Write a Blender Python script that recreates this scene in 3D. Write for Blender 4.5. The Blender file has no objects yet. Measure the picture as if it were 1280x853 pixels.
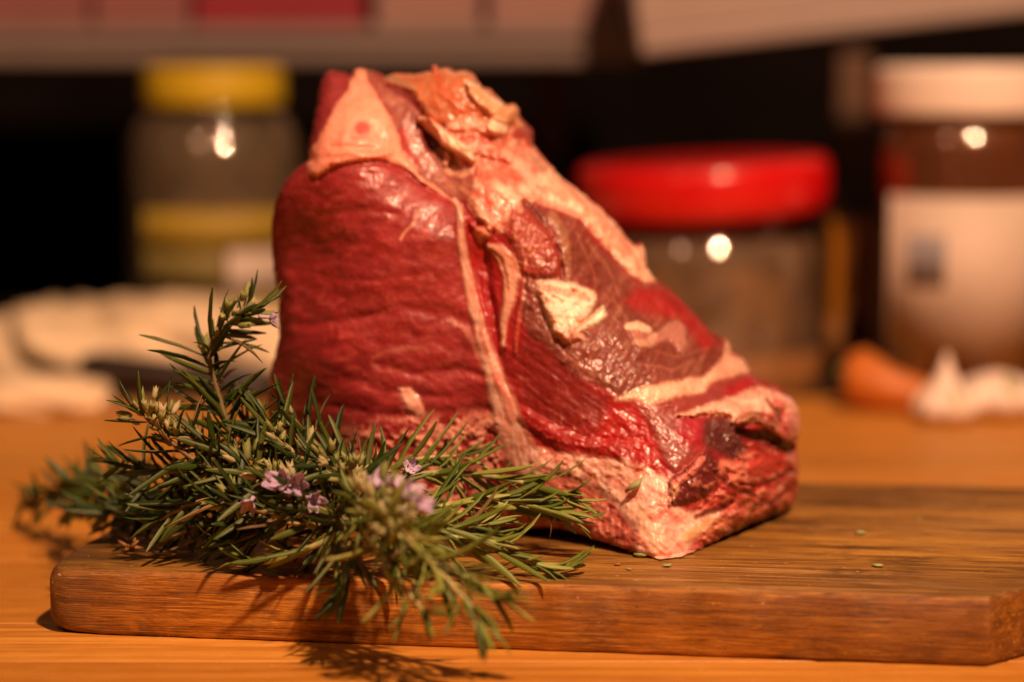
import bpy, bmesh, math, random
import numpy as np
from mathutils import Vector, Matrix, Euler

random.seed(7)
rng = np.random.RandomState(11)
SC = bpy.context.scene
COL = SC.collection
R = math.radians

# ------------------------------------------------------------------ camera
CAM_H = 0.185                    # eye height above the table (m)
PITCH = R(6.45)                  # looking down
LENS, SENSOR = 50.0, 22.3
FPX = 1280 * LENS / SENSOR       # focal length in photo pixels
cam_d = bpy.data.cameras.new('camera'); cam = bpy.data.objects.new('camera', cam_d); COL.objects.link(cam)
cam_d.lens = LENS; cam_d.sensor_width = SENSOR; cam_d.clip_start = 0.02; cam_d.clip_end = 30
cam.location = (0, 0, CAM_H); cam.rotation_euler = (R(90) - PITCH, 0, 0)
cam_d.dof.use_dof = True; cam_d.dof.focus_distance = 0.772; cam_d.dof.aperture_fstop = 2.35
cam_d.dof.aperture_ratio = 1.15
SC.camera = cam

# ------------------------------------------------------------------ world, lamps, exposure
w = bpy.data.worlds.new('World'); SC.world = w; w.use_nodes = True
bg = w.node_tree.nodes['Background']; bg.inputs[0].default_value = (1.0, 0.62, 0.38, 1); bg.inputs[1].default_value = 0.026

def lamp(name, loc, target, radius, power, color):
    d = bpy.data.lights.new(name, 'AREA'); d.shape = 'DISK'; d.size = radius * 2; d.energy = power; d.color = color
    o = bpy.data.objects.new(name, d); COL.objects.link(o); o.location = loc
    o.rotation_euler = (Vector(target) - Vector(loc)).to_track_quat('-Z', 'Y').to_euler(); return o
lamp('kitchen_lamp', (0.46, -0.12, 1.50), (0.02, 0.85, 0.08), 0.050, 60.0, (1.0, 0.545, 0.315))
lamp('second_lamp', (-0.55, 0.25, 1.15), (0.0, 0.85, 0.06), 0.08, 1.6, (1.0, 0.545, 0.32))

SC.render.engine = 'CYCLES'
SC.view_settings.view_transform = 'Standard'; SC.view_settings.look = 'None'
SC.view_settings.exposure = 0.0; SC.view_settings.gamma = 1.0
SC.cycles.use_denoising = True
try: SC.cycles.denoiser = 'OPENIMAGEDENOISE'
except Exception: pass
SC.cycles.max_bounces = 10; SC.cycles.transmission_bounces = 8; SC.cycles.transparent_max_bounces = 8
SC.cycles.sample_clamp_indirect = 6.0
SC.cycles.caustics_refractive = False; SC.cycles.caustics_reflective = False
SC.cycles.blur_glossy = 0.3

# ------------------------------------------------------------------ helpers
cp, sp = math.cos(PITCH), math.sin(PITCH)
def at(px, py, Y):
    """world point on the line of sight through photo pixel (px,py) at depth Y (m)"""
    a = (px - 640) / FPX; b = -(py - 426.5) / FPX
    dy = cp + b * sp; dz = -sp + b * cp
    return Vector((a / dy * Y, Y, CAM_H + dz / dy * Y))
def at_np(px, py, Y):
    a = (px - 640) / FPX; b = -(py - 426.5) / FPX
    dy = cp + b * sp; dz = -sp + b * cp
    return np.stack([a / dy * Y, Y, CAM_H + dz / dy * Y], -1)
def Y_on(py, z):
    b = -(py - 426.5) / FPX
    dy = cp + b * sp; dz = -sp + b * cp
    return (z - CAM_H) / (dz / dy)
def on(px, py, z): return at(px, py, Y_on(py, z))
BOARD_Z = 0.0225
KD = (CAM_H - BOARD_Z) / 0.16      # depths below were measured for a 25 mm board

def tag(o, label=None, cat=None, group=None, kind=None):
    if label: o['label'] = label
    if cat: o['category'] = cat
    if group: o['group'] = group
    if kind: o['kind'] = kind
    return o
def empty(name, loc=(0, 0, 0), rz=0):
    o = bpy.data.objects.new(name, None); COL.objects.link(o); o.location = loc; o.rotation_euler = (0, 0, rz)
    o.empty_display_size = 0.01; return o
def mesh_obj(name, verts, faces, mat, parent=None, smooth=True, loc=None):
    me = bpy.data.meshes.new(name); me.from_pydata([tuple(v) for v in verts], [], faces); me.update()
    if smooth: me.polygons.foreach_set('use_smooth', [True] * len(me.polygons))
    if mat is not None:
        for m in (mat if isinstance(mat, (list, tuple)) else [mat]): me.materials.append(m)
    o = bpy.data.objects.new(name, me); COL.objects.link(o)
    if parent: o.parent = parent
    if loc is not None: o.location = loc
    return o
def lathe(name, prof, mat, parent=None, n=64, loc=None, smooth=True):
    v, f = [], []
    for r, z in prof:
        for k in range(n):
            t = 2 * math.pi * k / n; v.append((r * math.cos(t), r * math.sin(t), z))
    for i in range(len(prof) - 1):
        for k in range(n):
            k2 = (k + 1) % n; f.append((i * n + k, i * n + k2, (i + 1) * n + k2, (i + 1) * n + k))
    f.append(tuple(range(n))[::-1]); b = (len(prof) - 1) * n; f.append(tuple(b + k for k in range(n)))
    return mesh_obj(name, v, f, mat, parent, smooth, loc)
def bevel_box(name, sx, sy, sz, mat, parent=None, bev=0.002, seg=2, loc=(0, 0, 0)):
    bm = bmesh.new(); bmesh.ops.create_cube(bm, size=1)
    bmesh.ops.scale(bm, vec=(sx, sy, sz), verts=bm.verts)
    if bev: bmesh.ops.bevel(bm, geom=list(bm.edges), offset=bev, segments=seg, affect='EDGES', profile=0.5)
    me = bpy.data.meshes.new(name); bm.to_mesh(me); bm.free()
    me.polygons.foreach_set('use_smooth', [False] * len(me.polygons)); me.materials.append(mat)
    o = bpy.data.objects.new(name, me); COL.objects.link(o); o.location = loc
    if parent: o.parent = parent
    return o
def tube(pts, radii, n=7):
    pts = [Vector(p) for p in pts]; v, f = [], []
    up = Vector((0.13, 0.31, 0.94))
    for i, p in enumerate(pts):
        d = (pts[min(i + 1, len(pts) - 1)] - pts[max(i - 1, 0)]).normalized()
        s = d.cross(up).normalized(); u = s.cross(d)
        for k in range(n):
            t = 2 * math.pi * k / n; v.append(p + (s * math.cos(t) + u * math.sin(t)) * radii[i])
    for i in range(len(pts) - 1):
        for k in range(n):
            k2 = (k + 1) % n; f.append((i * n + k, i * n + k2, (i + 1) * n + k2, (i + 1) * n + k))
    f.append(tuple(range(n))[::-1]); b = (len(pts) - 1) * n; f.append(tuple(b + k for k in range(n)))
    return v, f

# ---- numpy gradient noise
def perlin(x, y, seed=0):
    r = np.random.RandomState(seed); g = r.rand(256) * 2 * np.pi; P = r.permutation(256)
    xi = np.floor(x).astype(int); yi = np.floor(y).astype(int); xf = x - xi; yf = y - yi
    u = xf**3 * (xf * (xf * 6 - 15) + 10); v = yf**3 * (yf * (yf * 6 - 15) + 10)
    def gr(ix, iy, dx, dy):
        a = g[P[(P[ix & 255] + iy) & 255]]; return np.cos(a) * dx + np.sin(a) * dy
    n00 = gr(xi, yi, xf, yf); n10 = gr(xi + 1, yi, xf - 1, yf)
    n01 = gr(xi, yi + 1, xf, yf - 1); n11 = gr(xi + 1, yi + 1, xf - 1, yf - 1)
    return ((n00 * (1 - u) + n10 * u) * (1 - v) + (n01 * (1 - u) + n11 * u) * v) * 1.5
def fbm(x, y, seed=0, oct=4, gain=0.5):
    s = 0; a = 1; t = 0
    for i in range(oct):
        s = s + a * perlin(x * 2**i + 17.3 * i, y * 2**i - 9.1 * i, seed + i); t += a; a *= gain
    return s / t
def ridged(x, y, seed=0, oct=4, gain=0.5):
    s = 0; a = 1; t = 0
    for i in range(oct):
        s = s + a * (1 - 2 * np.abs(perlin(x * 2**i + 5.3 * i, y * 2**i + 3.1 * i, seed + i))); t += a; a *= gain
    return s / t
def sstep(a, b, x):
    t = np.clip((x - a) / (b - a), 0, 1); return t * t * (3 - 2 * t)
def poly_sd(px, py, poly):
    """signed distance, positive inside"""
    poly = np.array(poly, float); n = len(poly); d2 = np.full(px.shape, 1e18); ins = np.zeros(px.shape, bool)
    for i in range(n):
        ax, ay = poly[i]; bx, by = poly[(i + 1) % n]
        ex, ey = bx - ax, by - ay; L = ex * ex + ey * ey + 1e-9
        t = np.clip(((px - ax) * ex + (py - ay) * ey) / L, 0, 1)
        d2 = np.minimum(d2, (px - ax - t * ex)**2 + (py - ay - t * ey)**2)
        c = ((ay > py) != (by > py)) & (px < (bx - ax) * (py - ay) / (by - ay + 1e-12) + ax); ins ^= c
    d = np.sqrt(d2); return np.where(ins, d, -d)
def line_sd(px, py, pts):
    """distance to a polyline relative to its local half-width: pts = (x, y, w)"""
    best = np.full(px.shape, 1e9)
    for (ax, ay, aw), (bx, by, bw) in zip(pts[:-1], pts[1:]):
        ex, ey = bx - ax, by - ay; L = ex * ex + ey * ey + 1e-9
        t = np.clip(((px - ax) * ex + (py - ay) * ey) / L, 0, 1)
        d = np.sqrt((px - ax - t * ex)**2 + (py - ay - t * ey)**2) / (aw + (bw - aw) * t)
        best = np.minimum(best, d)
    return best

# ------------------------------------------------------------------ materials
def mat(name):
    m = bpy.data.materials.new(name); m.use_nodes = True
    nt = m.node_tree; return m, nt, nt.nodes['Principled BSDF']
def link(nt, a, b): nt.links.new(a, b)
def node(nt, t, **kw):
    n = nt.nodes.new(t)
    for k, v in kw.items(): setattr(n, k, v)
    return n
def noise(nt, vec, scale, detail=4, rough=0.5, dist=0.0):
    n = node(nt, 'ShaderNodeTexNoise'); n.inputs['Scale'].default_value = scale; n.inputs['Detail'].default_value = detail
    n.inputs['Roughness'].default_value = rough; n.inputs['Distortion'].default_value = dist
    if vec: link(nt, vec, n.inputs['Vector'])
    return n
def mapping(nt, vec, scale=(1, 1, 1), loc=(0, 0, 0), rot=(0, 0, 0)):
    n = node(nt, 'ShaderNodeMapping'); n.inputs['Scale'].default_value = scale; n.inputs['Location'].default_value = loc
    n.inputs['Rotation'].default_value = rot
    link(nt, vec, n.inputs['Vector']); return n.outputs[0]
def ramp(nt, fac, stops):
    n = node(nt, 'ShaderNodeValToRGB'); e = n.color_ramp.elements
    while len(e) < len(stops): e.new(0.5)
    for x, (p, c) in zip(e, stops):
        x.position = p; x.color = (c[0], c[1], c[2], 1) if not isinstance(c, (int, float)) else (c, c, c, 1)
    link(nt, fac, n.inputs[0]); return n.outputs[0]
def mix(nt, fac, a, b, mode='MIX'):
    n = node(nt, 'ShaderNodeMix', data_type='RGBA', blend_type=mode)
    for s, v in ((n.inputs[0], fac), (n.inputs[6], a), (n.inputs[7], b)):
        if isinstance(v, (int, float)): s.default_value = v
        elif isinstance(v, tuple): s.default_value = (v[0], v[1], v[2], 1)
        else: link(nt, v, s)
    return n.outputs[2]
def math_n(nt, op, a, b=0.0):
    n = node(nt, 'ShaderNodeMath', operation=op)
    for s, v in ((n.inputs[0], a), (n.inputs[1], b)):
        if isinstance(v, (int, float)): s.default_value = v
        else: link(nt, v, s)
    return n.outputs[0]
def bump(nt, bsdf, h, strength=0.3, dist=0.001, prev=None):
    n = node(nt, 'ShaderNodeBump'); n.inputs['Strength'].default_value = strength; n.inputs['Distance'].default_value = dist
    link(nt, h, n.inputs['Height'])
    if prev: link(nt, prev, n.inputs['Normal'])
    link(nt, n.outputs[0], bsdf.inputs['Normal']); return n.outputs[0]
def simple(name, color, rough=0.5, var=0.15, nscale=60, bstr=0.1, metallic=0, coat=0, spec=0.5):
    m, nt, b = mat(name); tc = node(nt, 'ShaderNodeTexCoord').outputs['Object']
    n = noise(nt, tc, nscale, 4)
    dark = tuple(c * (1 - var) for c in color); lite = tuple(min(1, c * (1 + var)) for c in color)
    link(nt, ramp(nt, n.outputs[0], [(0.3, dark), (0.7, lite)]), b.inputs['Base Color'])
    b.inputs['Roughness'].default_value = rough; b.inputs['Metallic'].default_value = metallic
    b.inputs['Coat Weight'].default_value = coat; b.inputs['Coat Roughness'].default_value = 0.03
    b.inputs['Specular IOR Level'].default_value = spec
    if bstr: bump(nt, b, n.outputs[0], bstr, 0.001)
    return m

def wood(name, c_dark, c_mid, c_lite, rough=0.45, top=False, axis_scale=(3, 60, 60), streak=1.0, per_obj=False, coat=0.0):
    m, nt, b = mat(name); tc = node(nt, 'ShaderNodeTexCoord').outputs['Object']
    if per_obj:
        oi = node(nt, 'ShaderNodeObjectInfo'); cx = node(nt, 'ShaderNodeCombineXYZ')
        link(nt, math_n(nt, 'MULTIPLY', oi.outputs['Random'], 9.0), cx.inputs[0])
        link(nt, math_n(nt, 'MULTIPLY', oi.outputs['Random'], 3.0), cx.inputs[2])
        va = node(nt, 'ShaderNodeVectorMath', operation='ADD'); link(nt, tc, va.inputs[0]); link(nt, cx.outputs[0], va.inputs[1]); tc = va.outputs[0]
    g1 = noise(nt, mapping(nt, tc, axis_scale), 1.0, 6, 0.62, 0.6)
    g2 = noise(nt, mapping(nt, tc, tuple(a * 5 for a in axis_scale)), 1.0, 5, 0.7, 0.2)
    big = noise(nt, mapping(nt, tc, (5, 14, 20)), 1.0, 3, 0.5, 0.3)
    f = math_n(nt, 'ADD', math_n(nt, 'MULTIPLY', g1.outputs[0], 0.55), math_n(nt, 'MULTIPLY', g2.outputs[0], 0.45 * streak))
    c = ramp(nt, f, [(0.36, c_dark), (0.50, c_mid), (0.62, c_lite)])
    c = mix(nt, ramp(nt, big.outputs[0], [(0.42, 0.0), (0.62, 0.6)]), c, c_dark)
    if per_obj:
        hs = node(nt, 'ShaderNodeHueSaturation'); link(nt, c, hs.inputs['Color'])
        link(nt, math_n(nt, 'ADD', math_n(nt, 'MULTIPLY', oi.outputs['Random'], 0.22), 0.89), hs.inputs['Value']); c = hs.outputs[0]
    h = g2.outputs[0]
    if top:   # knife scratches and stains
        for k, (rot, sc) in enumerate(((0.35, 1), (-0.5, 1.3), (0.08, 0.8), (1.2, 1.1))):
            s = noise(nt, mapping(nt, tc, (9 * sc, 700 * sc, 40), (k * 3.1, k, 0), (0, 0, rot)), 1.0, 2, 0.4)
            msk = ramp(nt, noise(nt, mapping(nt, tc, (14, 14, 14), (k * 5, 0, 0)), 1.0, 2).outputs[0], [(0.47, 0.0), (0.6, 1.0)])
            line = math_n(nt, 'MULTIPLY', ramp(nt, s.outputs[0], [(0.60, 0.0), (0.65, 1.0)]), msk)
            c = mix(nt, math_n(nt, 'MULTIPLY', line, 0.6), c, (0.62, 0.36, 0.15) if k % 2 else (0.06, 0.025, 0.01))
            h = math_n(nt, 'SUBTRACT', h, math_n(nt, 'MULTIPLY', line, 0.5))
        st = noise(nt, mapping(nt, tc, (22, 60, 30)), 1.0, 6, 0.7, 0.5)
        c = mix(nt, ramp(nt, st.outputs[0], [(0.50, 0.0), (0.68, 0.75)]), c, tuple(x * 0.35 for x in c_dark))
    else:
        if not per_obj:
            bl = noise(nt, mapping(nt, tc, (45, 90, 120)), 1.0, 6, 0.72, 0.4)
            c = mix(nt, ramp(nt, bl.outputs[0], [(0.48, 0.0), (0.66, 0.6)]), c, tuple(x * 0.7 for x in c_dark))
            fl_ = noise(nt, mapping(nt, tc, (30, 500, 1300)), 1.0, 4, 0.7)
            c = mix(nt, ramp(nt, fl_.outputs[0], [(0.58, 0.0), (0.72, 0.6)]), c, tuple(min(1, x * 1.5) for x in c_lite))
            c = mix(nt, ramp(nt, fl_.outputs[0], [(0.28, 0.7), (0.42, 0.0)]), c, tuple(x * 0.5 for x in c_dark))
        if not per_obj:
            po = noise(nt, mapping(nt, tc, (70, 800, 1500)), 1.0, 3, 0.6)
            c = mix(nt, ramp(nt, po.outputs[0], [(0.30, 0.85), (0.38, 0.0)]), c, (0.035, 0.012, 0.003)); h = math_n(nt, 'ADD', h, math_n(nt, 'MULTIPLY', po.outputs[0], 0.8))
        sc_ = noise(nt, mapping(nt, tc, (170, 220, 260)), 1.0, 5, 0.75)
        c = mix(nt, ramp(nt, sc_.outputs[0], [(0.64, 0.0), (0.74, 0.45)]), c, tuple(min(1, x * 1.9) for x in c_lite))
    if not per_obj:   # grubby end of the board and greasy patches, part of its wear
        sx3 = node(nt, 'ShaderNodeSeparateXYZ'); link(nt, tc, sx3.inputs[0])
        g_ = ramp(nt, math_n(nt, 'ADD', math_n(nt, 'MULTIPLY', sx3.outputs[0], 9.0), math_n(nt, 'MULTIPLY', noise(nt, tc, 45, 5, 0.7).outputs[0], 0.55)), [(0.28, 0.75), (0.62, 0.0)])
        c = mix(nt, g_, c, (0.075, 0.040, 0.018))
        sp_ = noise(nt, mapping(nt, tc, (1, 1, 1)), 420, 2, 0.5)
        c = mix(nt, ramp(nt, sp_.outputs[0], [(0.70, 0.0), (0.76, 0.7)]), c, (0.62, 0.42, 0.22))
        c = mix(nt, ramp(nt, sp_.outputs[0], [(0.24, 0.6), (0.30, 0.0)]), c, (0.03, 0.014, 0.006))
    link(nt, c, b.inputs['Base Color'])
    rn = noise(nt, tc, 90, 4)
    link(nt, ramp(nt, rn.outputs[0], [(0.3, rough - 0.1), (0.7, rough + 0.15)]), b.inputs['Roughness'])
    b.inputs['Coat Weight'].default_value = coat; b.inputs['Coat Roughness'].default_value = 0.3
    bump(nt, b, h, 0.6, 0.0007); return m

def flesh(name, rough=0.38, coat=0.5, sss=0.25, fine=1.0, fibre=(150, 150, 300), radius=(1.0, 0.3, 0.2)):
    m, nt, b = mat(name); tc = node(nt, 'ShaderNodeTexCoord').outputs['Object']
    a = node(nt, 'ShaderNodeVertexColor', layer_name='Col').outputs[0]
    n1 = noise(nt, mapping(nt, tc, fibre), 1.0, 4, 0.55, 0.5)
    n2 = noise(nt, tc, 700, 3, 0.6)
    n3 = noise(nt, tc, 55, 4, 0.6, 0.6); n4 = noise(nt, tc, 1100, 3, 0.7)
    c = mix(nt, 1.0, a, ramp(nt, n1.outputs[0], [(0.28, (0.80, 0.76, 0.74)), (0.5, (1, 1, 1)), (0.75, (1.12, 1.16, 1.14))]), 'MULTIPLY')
    c = mix(nt, 1.0, c, ramp(nt, n3.outputs[0], [(0.32, (0.84, 0.70, 0.66)), (0.55, (1, 1, 1)), (0.75, (1.06, 1.14, 1.1))]), 'MULTIPLY')
    c = mix(nt, 1.0, c, ramp(nt, n4.outputs[0], [(0.34, (0.92, 0.88, 0.87)), (0.5, (1, 1, 1)), (0.68, (1.07, 1.14, 1.12))]), 'MULTIPLY')
    link(nt, c, b.inputs['Base Color'])
    b.inputs['Subsurface Weight'].default_value = sss; b.inputs['Subsurface Radius'].default_value = radius
    b.inputs['Subsurface Scale'].default_value = 0.0035; b.subsurface_method = 'BURLEY'
    rr = noise(nt, tc, 130, 4, 0.6)
    link(nt, ramp(nt, rr.outputs[0], [(0.3, rough - 0.10), (0.7, rough + 0.2)]), b.inputs['Roughness'])
    cw = noise(nt, tc, 60, 5, 0.7)
    link(nt, ramp(nt, cw.outputs[0], [(0.45, 0.0), (0.66, coat)]), b.inputs['Coat Weight'])
    b.inputs['Coat Roughness'].default_value = 0.2
    h = math_n(nt, 'ADD', math_n(nt, 'MULTIPLY', n1.outputs[0], 1.0), math_n(nt, 'MULTIPLY', n2.outputs[0], 0.25))
    bp = bump(nt, b, h, 0.30 * fine, 0.0006)
    link(nt, bp, b.inputs['Coat Normal'])
    return m

M = {}
M['board_top'] = wood('board_top_wood', (0.075, 0.028, 0.006), (0.31, 0.148, 0.020), (0.56, 0.31, 0.055), 0.42, True, (16, 300, 60))
M['board_side'] = wood('board_side_wood', (0.10, 0.032, 0.004), (0.46, 0.175, 0.013), (0.72, 0.34, 0.045), 0.5, False, (16, 200, 420))
M['table'] = wood('bamboo', (0.42, 0.160, 0.018), (0.64, 0.30, 0.048), (0.70, 0.36, 0.070), 0.42, False, (6, 150, 60), 0.7, True)
M['muscle'] = flesh('muscle', 0.44, 0.30, 0.30, 0.6, (120, 120, 150))
M['rib_muscle'] = flesh('wet_muscle', 0.38, 0.36, 0.25, 0.7, (110, 110, 190))
M['fat'] = flesh('fat', 0.38, 0.65, 0.55, 0.16, (120, 120, 120))
M['membrane'] = flesh('membrane', 0.40, 0.32, 0.2, 0.5, (140, 140, 260))
M['bone'] = flesh('bone', 0.42, 0.5, 0.5, 0.2, (160, 160, 160))

def leafmat(name, c1, c2, c3, rough=0.42):
    m, nt, b = mat(name); tc = node(nt, 'ShaderNodeTexCoord').outputs['Object']; oi = node(nt, 'ShaderNodeObjectInfo')
    n = noise(nt, mapping(nt, tc, (300, 300, 60)), 1.0, 3)
    c = ramp(nt, oi.outputs['Random'], [(0.0, c1), (0.55, c2), (1.0, c3)])
    c = mix(nt, 1.0, c, ramp(nt, n.outputs[0], [(0.3, (0.75, 0.75, 0.7)), (0.7, (1.2, 1.2, 1.2))]), 'MULTIPLY')
    link(nt, c, b.inputs['Base Color']); b.inputs['Roughness'].default_value = rough
    b.inputs['Subsurface Weight'].default_value = 0.08; b.inputs['Subsurface Scale'].default_value = 0.001; b.subsurface_method = 'BURLEY'
    bump(nt, b, n.outputs[0], 0.25, 0.0004); return m
M['needle'] = leafmat('rosemary_needle', (0.013, 0.030, 0.003), (0.034, 0.066, 0.007), (0.085, 0.118, 0.018), 0.38)
M['needle_pale'] = leafmat('rosemary_young_needle', (0.060, 0.105, 0.012), (0.135, 0.195, 0.025), (0.30, 0.34, 0.075), 0.40)
M['stem'] = leafmat('rosemary_stem', (0.12, 0.08, 0.03), (0.20, 0.14, 0.05), (0.28, 0.24, 0.09), 0.6)
M['stem_green'] = leafmat('rosemary_green_stem', (0.30, 0.31, 0.11), (0.38, 0.38, 0.15), (0.44, 0.42, 0.18), 0.6)
M['bud'] = leafmat('rosemary_bud', (0.16, 0.18, 0.045), (0.28, 0.29, 0.095), (0.42, 0.37, 0.20), 0.6)
M['petal'] = leafmat('rosemary_petal', (0.38, 0.30, 0.48), (0.48, 0.38, 0.60), (0.60, 0.5, 0.68), 0.6)
M['dry'] = simple('dried_leaf', (0.30, 0.14, 0.04), 0.7, 0.3)
M['crumb'] = simple('green_crumb', (0.30, 0.33, 0.14), 0.6, 0.3)

# ------------------------------------------------------------------ setting: table, dark counter, wall
table = tag(empty('tabletop'), None, None, None, 'structure')
PW, x0 = 0.052, -1.1
yb = 1.345
k = 0; y = yb
while y > -0.25:
    y1 = y - PW
    v = []
    sx = 2.2
    bev = 0.0006
    prof = [(y1 + 0.0002, -0.03), (y1 + 0.0002, -bev), (y1 + 0.0002 + bev, 0.0), (y - 0.0002 - bev, 0.0), (y - 0.0002, -bev), (y - 0.0002, -0.03)]
    if k == 0: prof = [(y1 + 0.0002, -0.03), (y1 + 0.0002, -bev), (y1 + 0.0002 + bev, 0.0), (y - 0.006, 0.0), (y - 0.002, -0.002), (y, -0.006), (y, -0.03)]
    n = len(prof); v = [(x0, a, b) for a, b in prof] + [(-x0, a, b) for a, b in prof]
    f = [(i, i + n, i + 1 + n, i + 1) for i in range(n - 1)] + [tuple(range(n)), tuple(range(2 * n - 1, n - 1, -1)), (n - 1, 2 * n - 1, n, 0)]
    mesh_obj('plank', v, f, M['table'], table, False)
    y = y1; k += 1

M['dark'] = simple('black_stone', (0.012, 0.008, 0.006), 0.45, 0.4, 30, 0.05)
M['wall'] = simple('dark_wall', (0.006, 0.004, 0.003), 0.9, 0.4, 8, 0.0, spec=0.05)
ct = bevel_box('countertop', 3.0, 0.62, 0.04, M['dark'], None, 0.004, 2, (0, yb + 0.006 + 0.31, -0.0215)); tag(ct, None, None, None, 'structure')
wl = bevel_box('wall', 3.4, 0.05, 2.0, M['wall'], None, 0.0, 1, (0, yb + 0.70, 0.6)); tag(wl, None, None, None, 'structure')

# ------------------------------------------------------------------ cutting board
def build_board():
    ang = math.atan2(-0.041, 0.30)
    fl = on(50, 710, BOARD_Z); fr = on(1236, 748, BOARD_Z)
    ex = (fr - fl); ex.z = 0; L = ex.length; ex.normalize(); ey = Vector((-ex.y, ex.x, 0))
    D = 0.205
    # outline in local (along, depth)
    raw = [(0.0, 0.0, 0.010), (L, 0.0, 0.0016), (L + 0.034, 0.042, 0.004), (L + 0.075, 0.072, 0.02), (L + 0.19, 0.075, 0.012), (L + 0.19, 0.130, 0.012),
           (L + 0.075, 0.133, 0.02), (L + 0.10, D - 0.03, 0.006), (L + 0.07, D, 0.004), (0.004, D, 0.014)]
    pts = []
    n = len(raw)
    for i in range(n):
        p = Vector(raw[i][:2]); a = Vector(raw[i - 1][:2]); b = Vector(raw[(i + 1) % n][:2]); r = raw[i][2]
        da = (a - p).normalized(); db = (b - p).normalized()
        A = p + da * r; B = p + db * r
        for k in range(7):
            t = k / 6; pts.append(A * (1 - t)**2 + p * 2 * t * (1 - t) + B * t * t)
    # resample
    out = []
    for i in range(len(pts)):
        a, b = pts[i], pts[(i + 1) % len(pts)]; m = max(1, int((b - a).length / 0.003))
        for k in range(m): out.append(a.lerp(b, k / m))
    pts = out; N = len(pts); P = np.array([(p.x, p.y) for p in pts])
    tn = np.roll(P, -1, 0) - np.roll(P, 1, 0); tn /= np.linalg.norm(tn, axis=1)[:, None] + 1e-9
    nr = np.stack([-tn[:, 1], tn[:, 0]], -1)         # inward for ccw
    h = BOARD_Z
    wob = fbm(P[:, 0] * 60, P[:, 1] * 60 + 4, 5, 3)
    corner = np.exp(-((P[:, 0])**2 + P[:, 1]**2) / 0.012**2)
    rb = 0.0017 + 0.0012 * wob + 0.004 * corner
    prof = [(1.0, 0.0, 0), (0.35, 0.35, 0), (0.0, 1.0, 0), (0.0, None, 0), (0.12, None, 1), (0.4, None, 2), (0.75, None, 3), (1.0, None, 4), (1.35, None, 5)]
    verts, rings = [], []
    for j, (ins, up, kk) in enumerate(prof):
        if up is not None: z = rb * up; i_ = rb * ins
        else:
            z = h - rb * [1.2, 0.75, 0.38, 0.1, 0.0, 0.0][kk]; i_ = rb * ins
        if j == 3: z = np.full(N, h) - rb * 1.2
        i_ = i_ + 0.0004 * fbm(P[:, 0] * 200, P[:, 1] * 200 + j * 0.8, 9, 2) + 0.0006 * corner
        q = P + nr * np.asarray(i_)[:, None]
        for a in range(N): verts.append(fl + ex * q[a, 0] + ey * q[a, 1] + Vector((0, 0, (z[a] if hasattr(z, '__len__') else z) - fl.z)))
    f = []; mi = []
    for j in range(len(prof) - 1):
        for a in range(N):
            b = (a + 1) % N; f.append((j * N + a, j * N + b, (j + 1) * N + b, (j + 1) * N + a)); mi.append(1 if j >= 6 else 0)
    f.append(tuple((len(prof) - 1) * N + a for a in range(N))); mi.append(1)
    f.append(tuple(range(N))[::-1]); mi.append(0)
    # bring to local frame of the board so the grain follows it
    root = Matrix.Translation((fl.x, fl.y, 0)) @ Matrix.Rotation(math.atan2(ex.y, ex.x), 4, 'Z'); inv = root.inverted()
    o = mesh_obj('cutting_board', [inv @ v for v in verts], f, [M['board_side'], M['board_top']]); o.matrix_world = root
    o.data.polygons.foreach_set('material_index', mi)
    o.data.polygons[-1].use_smooth = False; o.data.polygons[-2].use_smooth = False
    tag(o, 'thick worn brown wooden cutting board with a cut-off front corner, under the meat', 'cutting board')
    cr = [B for B in ((1000, 628), (1030, 629), (1070, 628), (1100, 629))]
    v = []; ff = []
    for k, (x_, y_) in enumerate(cr):
        p = inv @ on(x_, y_, BOARD_Z); hw = (0.0002, 0.0007, 0.0006, 0.0001)[k]
        v += [(p.x, p.y - hw, BOARD_Z + 0.0002), (p.x, p.y + hw, BOARD_Z + 0.0002), (p.x, p.y + hw, BOARD_Z - 0.002), (p.x, p.y - hw, BOARD_Z - 0.002)]
    for k in range(3):
        for q in range(4): ff.append((k * 4 + q, k * 4 + 4 + q, k * 4 + 4 + (q + 1) % 4, k * 4 + (q + 1) % 4))
    mesh_obj('crack', v, ff, simple('crack_dark', (0.02, 0.008, 0.004), 0.9, 0.1, 60, 0), o, False)
    return o, fl, ex, ey
board, B_O, B_X, B_Y = build_board()
def over_board(p):
    q = Vector((p.x - B_O.x, p.y - B_O.y, 0)); a = q.dot(B_X); b = q.dot(B_Y)
    return a > -0.002 and -0.001 < b < 0.207

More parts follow.
